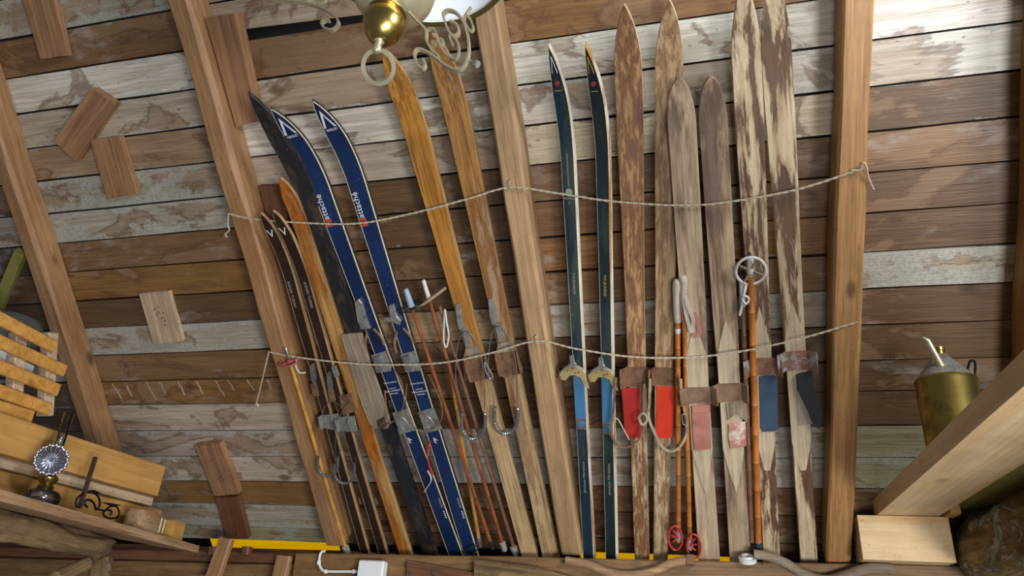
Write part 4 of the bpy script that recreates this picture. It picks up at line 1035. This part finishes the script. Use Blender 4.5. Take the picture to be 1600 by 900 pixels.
# oil lamp
base = on_z(67, 778, zs); base = on_x(66, 776, -2.2); base.z = zs + .0005
lp = thing('oil_lamp', 'oil lamp with tall glass chimney and scalloped tin reflector on the shelf', 'oil lamp', Matrix.Translation(base))
mesh('foot', lathe([(.062, 0), (.064, .006), (.058, .014), (.05, .018)], 28), M['tinplate'], lp, None, True)
mesh('glass_font', lathe([(.048, .018), (.056, .03), (.058, .045), (.052, .06), (.03, .07), (.022, .073)], 28), M['glass'], lp, None, 'all')
mesh('oil', lathe([(.044, .02), (.052, .03), (.053, .04)], 24), M['tinplate'], lp, None, True)
mesh('burner', lathe([(.022, .072), (.027, .078), (.02, .088), (.03, .098), (.032, .108), (.024, .118), (.018, .122)], 20), M['brass_old'], lp, None, True)
mesh('wick_knob', tube([(.02, -.02, .1), (.03, -.035, .1)], .005, 8), M['brass_old'], lp, None, True)
mesh('chimney', lathe([(.017, .115), (.021, .14), (.017, .165), (.0155, .2), (.0165, .335), (.0145, .335), (.0135, .2), (.015, .165), (.019, .14), (.015, .115)], 22, False), M['glass'], lp, None, 'all')
V, Fc = [], []
nr, na = 6, 96
for i in range(nr+1):
    r_ = .052*i/nr
    for k in range(na):
        an = 2*math.pi*k/na; rp = r_*(1+.035*math.cos(16*an)*(i/nr)**2)
        V.append(Vector((rp*math.cos(an), rp*math.sin(an), .018*(i/nr)**2 + .0045*math.cos(16*an)*(i/nr))))
for i in range(nr):
    for k in range(na): Fc.append([i*na+k, i*na+(k+1) % na, (i+1)*na+(k+1) % na, (i+1)*na+k])
mref = Matrix.Translation((.014, -.026, .165)) @ Vector((.75, -.62, -.18)).to_track_quat('Z', 'Y').to_matrix().to_4x4()
o = mesh('reflector', (V, Fc), M['tinplate'], lp, mref, 'all'); md = o.modifiers.new('thickness', 'SOLIDIFY'); md.thickness = .001
mesh('reflector_bracket', tube([(.0, -.02, .1), (.012, -.024, .13), (.012, -.024, .16)], .003, 6), M['brass_old'], lp, None, True)

# wrought iron bracket
ZB = lambda x, y: on_x(x/3.215, 620+y/3.215, -2.2)
b0 = ZB(400, 565); b0.z = max(b0.z, zs)
br = thing('iron_bracket', 'black wrought iron bracket with two scrolls on the shelf', 'bracket', Matrix.Translation(b0))
BL = lambda L_: [ZB(x, y) - b0 for x, y in L_]
mesh('bar', tube(BL([(398, 560), (440, 430), (480, 302)]), .007, 4, False, (.016, .008), (1, 0, 0)), M['iron_rust'], br)
mesh('scroll', tube(spline(BL([(440, 555), (425, 540), (430, 520), (455, 520), (475, 540), (480, 565), (500, 545), (495, 505), (465, 480), (420, 485), (385, 515), (382, 555)]), 6), .004, 6), M['iron'], br, None, True)
mesh('scroll', tube(spline(BL([(480, 565), (510, 568), (525, 575), (545, 555), (580, 550), (598, 575), (590, 605), (555, 610), (525, 600), (520, 575), (545, 568), (562, 580), (552, 592)]), 6), .0035, 6), M['iron'], br, None, True)
for pts in ([(435, 475), (470, 468), (508, 484), (470, 486)], [(520, 530), (560, 535), (612, 545), (570, 550)]):
    q = BL(pts); mesh('leaf', ([p + X*.004 for p in q] + [p - X*.012 for p in q], [[0, 1, 2, 3], [7, 6, 5, 4], [0, 4, 5, 1], [1, 5, 6, 2], [2, 6, 7, 3], [3, 7, 4, 0]]), M['iron'], br)
# bentwood box
c0 = on_x(224, 820, -2.27); c0.z = zs + .0005
ax = (Vector((c0.x, c0.y, 0)) - Vector((n0.x, n0.y, 0))).normalized()
mwb = frame(c0, c0 + (f0-n0), ZD)
bx = thing('bentwood_box', 'small bentwood box with two pale lacing strips on the shelf end', 'box', mwb)
oval = []
for k in range(40):
    an = 2*math.pi*k/40; cx, sy = math.cos(an), math.sin(an)
    oval.append((.105*math.copysign(abs(cx)**.7, cx), .055*math.copysign(abs(sy)**.7, sy)))
mesh('box_side', prism(oval, 0, .075), M['shelfwood'], bx, None, True)
mesh('lid', prism([(x*1.02, y*1.02) for x, y in oval], .0752, .083), M['block'], bx, None, True)
for x in (.03, .06):
    mesh('lacing', box(x-.0018, x+.0018, -.0585, -.054, .012, .07, .0005), M['cream'], bx)
wd = on_x(258, 824, -2.27); wd.z = zs+.0005
o = mesh('wood_wedge', prism([(0, -.04), (.10, -.04), (.06, .03), (0, .04)], 0, .075), M['tiewood'], None, frame(wd, wd + (f0-n0), ZD))
tag(o, 'yellowed wooden wedge at the pointed end of the shelf', 'wedge')

# slatted rack lying on the tie beam
rk0 = Vector((-2.42, 1.7, 2.19))
rk = thing('slatted_rack', 'yellow pine slatted rack leaning on the tie beam at left', 'rack', Matrix.Translation(rk0))
SL = [((-60, 467), (86, 543)), ((-60, 507), (101, 580)), ((-60, 550), (91, 610)), ((-60, 590), (78, 640)), ((-60, 619), (50, 652))]
for k, ((x0, y0), (x1, y1)) in enumerate(SL):
    xx = -2.36 - .012*(k % 2)
    a, b = on_x(x0, y0, xx), on_x(x1, y1, xx)
    mw = Matrix.Translation(-rk0) @ frame(a, b, X)
    hh = .046
    mesh('slat', xf(box(0, (b-a).length, -hh/2, hh/2, -.009, .009, .004), mw), M['slat'], rk)
for px in (70, 20):
    a, b = on_x(px, 650, -2.40), on_x(px+8, 520, -2.40)
    mesh('rack_post', xf(box(0, (b-a).length, -.022, .022, -.02, .02, .003), Matrix.Translation(-rk0) @ frame(a, b, X)), M['block_pale'], rk)
a, b = on_x(-20, 545, -2.44), on_x(50, 580, -2.44)
o = mesh('white_card', box(0, (b-a).length, -.02, .02, -.004, .004, .001), M['paper'], None, frame(a, b, X)); tag(o, 'white card tucked between the slats of the rack', 'card')
p = on_x(8, 540, -2.62)
o = mesh('felt_bundle', lathe([(.02, -.13), (.09, -.11), (.13, -.04), (.135, .04), (.09, .11), (.03, .13)], 20), M['greyfelt'], None, Matrix.Translation(p), 'all'); tag(o, 'dark grey felt bundle lying behind the slatted rack', 'felt bundle')
a, b = on_roof(-15, 515, .06), on_roof(37, 392, .06)
o = mesh('painted_lath', bar((b-a).length, .05, .03, 6, .002, .003, 0, 55), M['olive'], None, frame(a, b, N)); tag(o, 'olive painted lath rising above the slatted rack', 'lath')

# ================================================================== RIGHT: plank, block, brass can, log
pl = ybeam('tie_plank', .61, .825, .4, 3.26, 2.112, 2.177, 'newwood', 'new pale pine plank carrying the brass can on the right', 'plank', 41, .0015, .002)
ybeam('tie_plank', .835, 1.06, .4, 3.22, 2.145, 2.19, 'olive', 'greenish plank beside the new pine plank', 'plank', 42, .0015, .002)
o = mesh('support_block', box(.535, .855, 3.20, 3.36, 1.945, 2.11, .002), M['newwood']); tag(o, 'pale pine block on the wall plate under the new plank', 'block')
o = mesh('cleat', box(.838, .875, 3.10, 3.2, 2.105, 2.144, .002), M['tiewood']); tag(o, 'small wooden cleat under the greenish plank', 'cleat')
rl = rough_log('log', Vector((1.12, .7, 2.0)), Vector((1.03, 3.28, 1.985)), .15, 'rocklog', 'big mossy crumbling log in the bottom right corner', 'log', 5, 60, 40, .28)
a = on_x(1590, 800, .93); b = on_x(1570, 792, .91)
o = mesh('nail', join(tube([a, b], .0025, 7), tube([b, b+(b-a).normalized()*.002], .006, 8)), M['steel']); tag(o, 'bright nail sticking out of the mossy log', 'nail')
cb = Vector((.765, 2.61, 2.1785))
can = thing('brass_can', 'dented brass can with slanted spout and cone top', 'can', Matrix.Translation(cb))
mesh('can_body', lathe([(.088, 0), (.092, .01), (.092, .265), (.095, .27), (.092, .277)], 36), M['brass_old'], can, None, True)
mesh('cone_top', lathe([(.092, .277), (.075, .298), (.045, .335), (.026, .358), (.022, .366)], 32), M['dull'], can, None, True)
mesh('neck', lathe([(.015, .36), (.015, .38), (.018, .382), (.018, .392), (.012, .394)], 18), M['brass_old'], can, None, True)
sp = on_y(1468, 567, 2.55) - cb; se = on_y(1449, 532, 2.52) - cb
mesh('spout', tube([sp - (se-sp)*.15, sp, se, se + Vector((-.012, -.0, .012))], [.012, .011, .009, .003], 12), M['brass_pale'], can, None, True)
mesh('handle', tube(spline([(.06, -.04, .30), (.07, -.055, .325), (.085, -.045, .32), (.082, -.03, .285)], 6), .004, 7), M['iron'], can, None, True)

# ================================================================== ON THE WALL PLATE
jb = on_y(586, 889, 3.298)
o = thing('junction_box', 'white plastic junction box on the wall plate', 'junction box', Matrix.Translation(jb))
mesh('box_body', box(-.062, .062, -.05, .0, -.075, .033, .006), M['white'], o); mesh('cover', box(-.058, .058, -.056, -.0502, -.07, .029, .003), M['white'], o)
pts = [on_y(x, y, 3.285) for x, y in ((508, 861), (502, 863), (499, 872), (500, 885), (506, 892), (518, 893), (545, 893), (568, 893))]
o = mesh('conduit', tube(spline([p - pts[0] for p in pts], 6), .006, 9), M['white'], None, Matrix.Translation(pts[0]), True); tag(o, 'thin white conduit bending down to the junction box', 'conduit')
for x, y in ((498, 879), (509, 893), (553, 893)):
    p = on_y(x, y, 3.285) - pts[0]; mesh('clip', xf(box(-.006, .006, -.008, .012, -.009, .009, .002), Matrix.Translation(p)), M['white'], o)
def on_plate(name, pts, r, mt, label, cat, y=3.27, rs=None):
    P = [on_y(px, py, y) for px, py in pts]; q = spline([p - P[0] for p in P], 8)
    o = mesh(name, tube(q, rs or r, 12), M[mt], None, Matrix.Translation(P[0]), True); return tag(o, label, cat)
y1 = on_plate('wooden_yoke', [(884, 876), (918, 882), (950, 894), (985, 899), (1020, 893), (1050, 880), (1074, 875)], .018, 'shelfwood', 'curved wooden bow on the plate ending in a metal cap', 'yoke')
p = on_y(1079, 875, 3.27) - y1.matrix_basis.translation
mesh('end_cap', xf(box(-.018, .018, -.02, .02, -.02, .02, .003), Matrix.Translation(p)), M['rust'], y1)
on_plate('wooden_yoke', [(1178, 866), (1200, 869), (1228, 880), (1255, 896), (1290, 906), (1320, 899), (1350, 889), (1378, 887), (1397, 890)], .019, 'oldgrey', 'curved greyed wooden bow below the peeling skis', 'yoke')
def face_board(name, corners, th, mt, label, cat, y):
    P = [on_y(px, py, y) for px, py in corners]; c = sum(P, Vector())/4; mw = frame(c, c+(P[1]-P[0]), Vector((0, -1, 0))); inv = mw.inverted(); q = [inv @ p for p in P]
    o = mesh(name, prism([(p.x, p.y) for p in q], -th/2, th/2), M[mt], None, mw); return tag(o, label, cat)
db = face_board('dark_board', [(637, 876), (760, 898), (760, 930), (637, 930)], .02, 'darkwood', 'dark board with nails on the plate beside the junction box', 'board', 3.285)
for px, py in ((640, 891), (675, 893)):
    a = on_y(px, py, 3.27); b = on_y(px+6, py+10, 3.25); mesh('nail', tube([db.matrix_basis.inverted() @ a, db.matrix_basis.inverted() @ b], .003, 6), M['steel'], db)
face_board('bark_slab', [(742, 874), (838, 886), (905, 905), (742, 905)], .03, 'log', 'pale barked slab of wood below the varnished skis', 'slab', 3.275)
p = on_y(1168, 874, 3.29)
o = mesh('insulator', xf(lathe([(.022, -.012), (.036, -.008), (.036, .006), (.026, .010), (.024, .016), (.014, .016), (.012, -.012)], 24, False), Matrix.Rotation(.5, 4, 'X')), M['porcelain'], None, Matrix.Translation(p), True); tag(o, 'white porcelain insulator standing on the wall plate', 'insulator')
p = on_y(404, 890, 3.28)
for k, (px, py) in enumerate(((842, 876), (1192, 884), (331, 893))):
    a = on_y(px, py, 3.31); o = mesh('nail', tube([a, a + Vector((0, -.02, .004))], .003, 7), M['steel'])
    tag(o, ('nail in the wall plate below the middle rafter', 'nail in the wall plate next to the insulator', 'nail in the plank left of the upright stick')[k], 'nail')
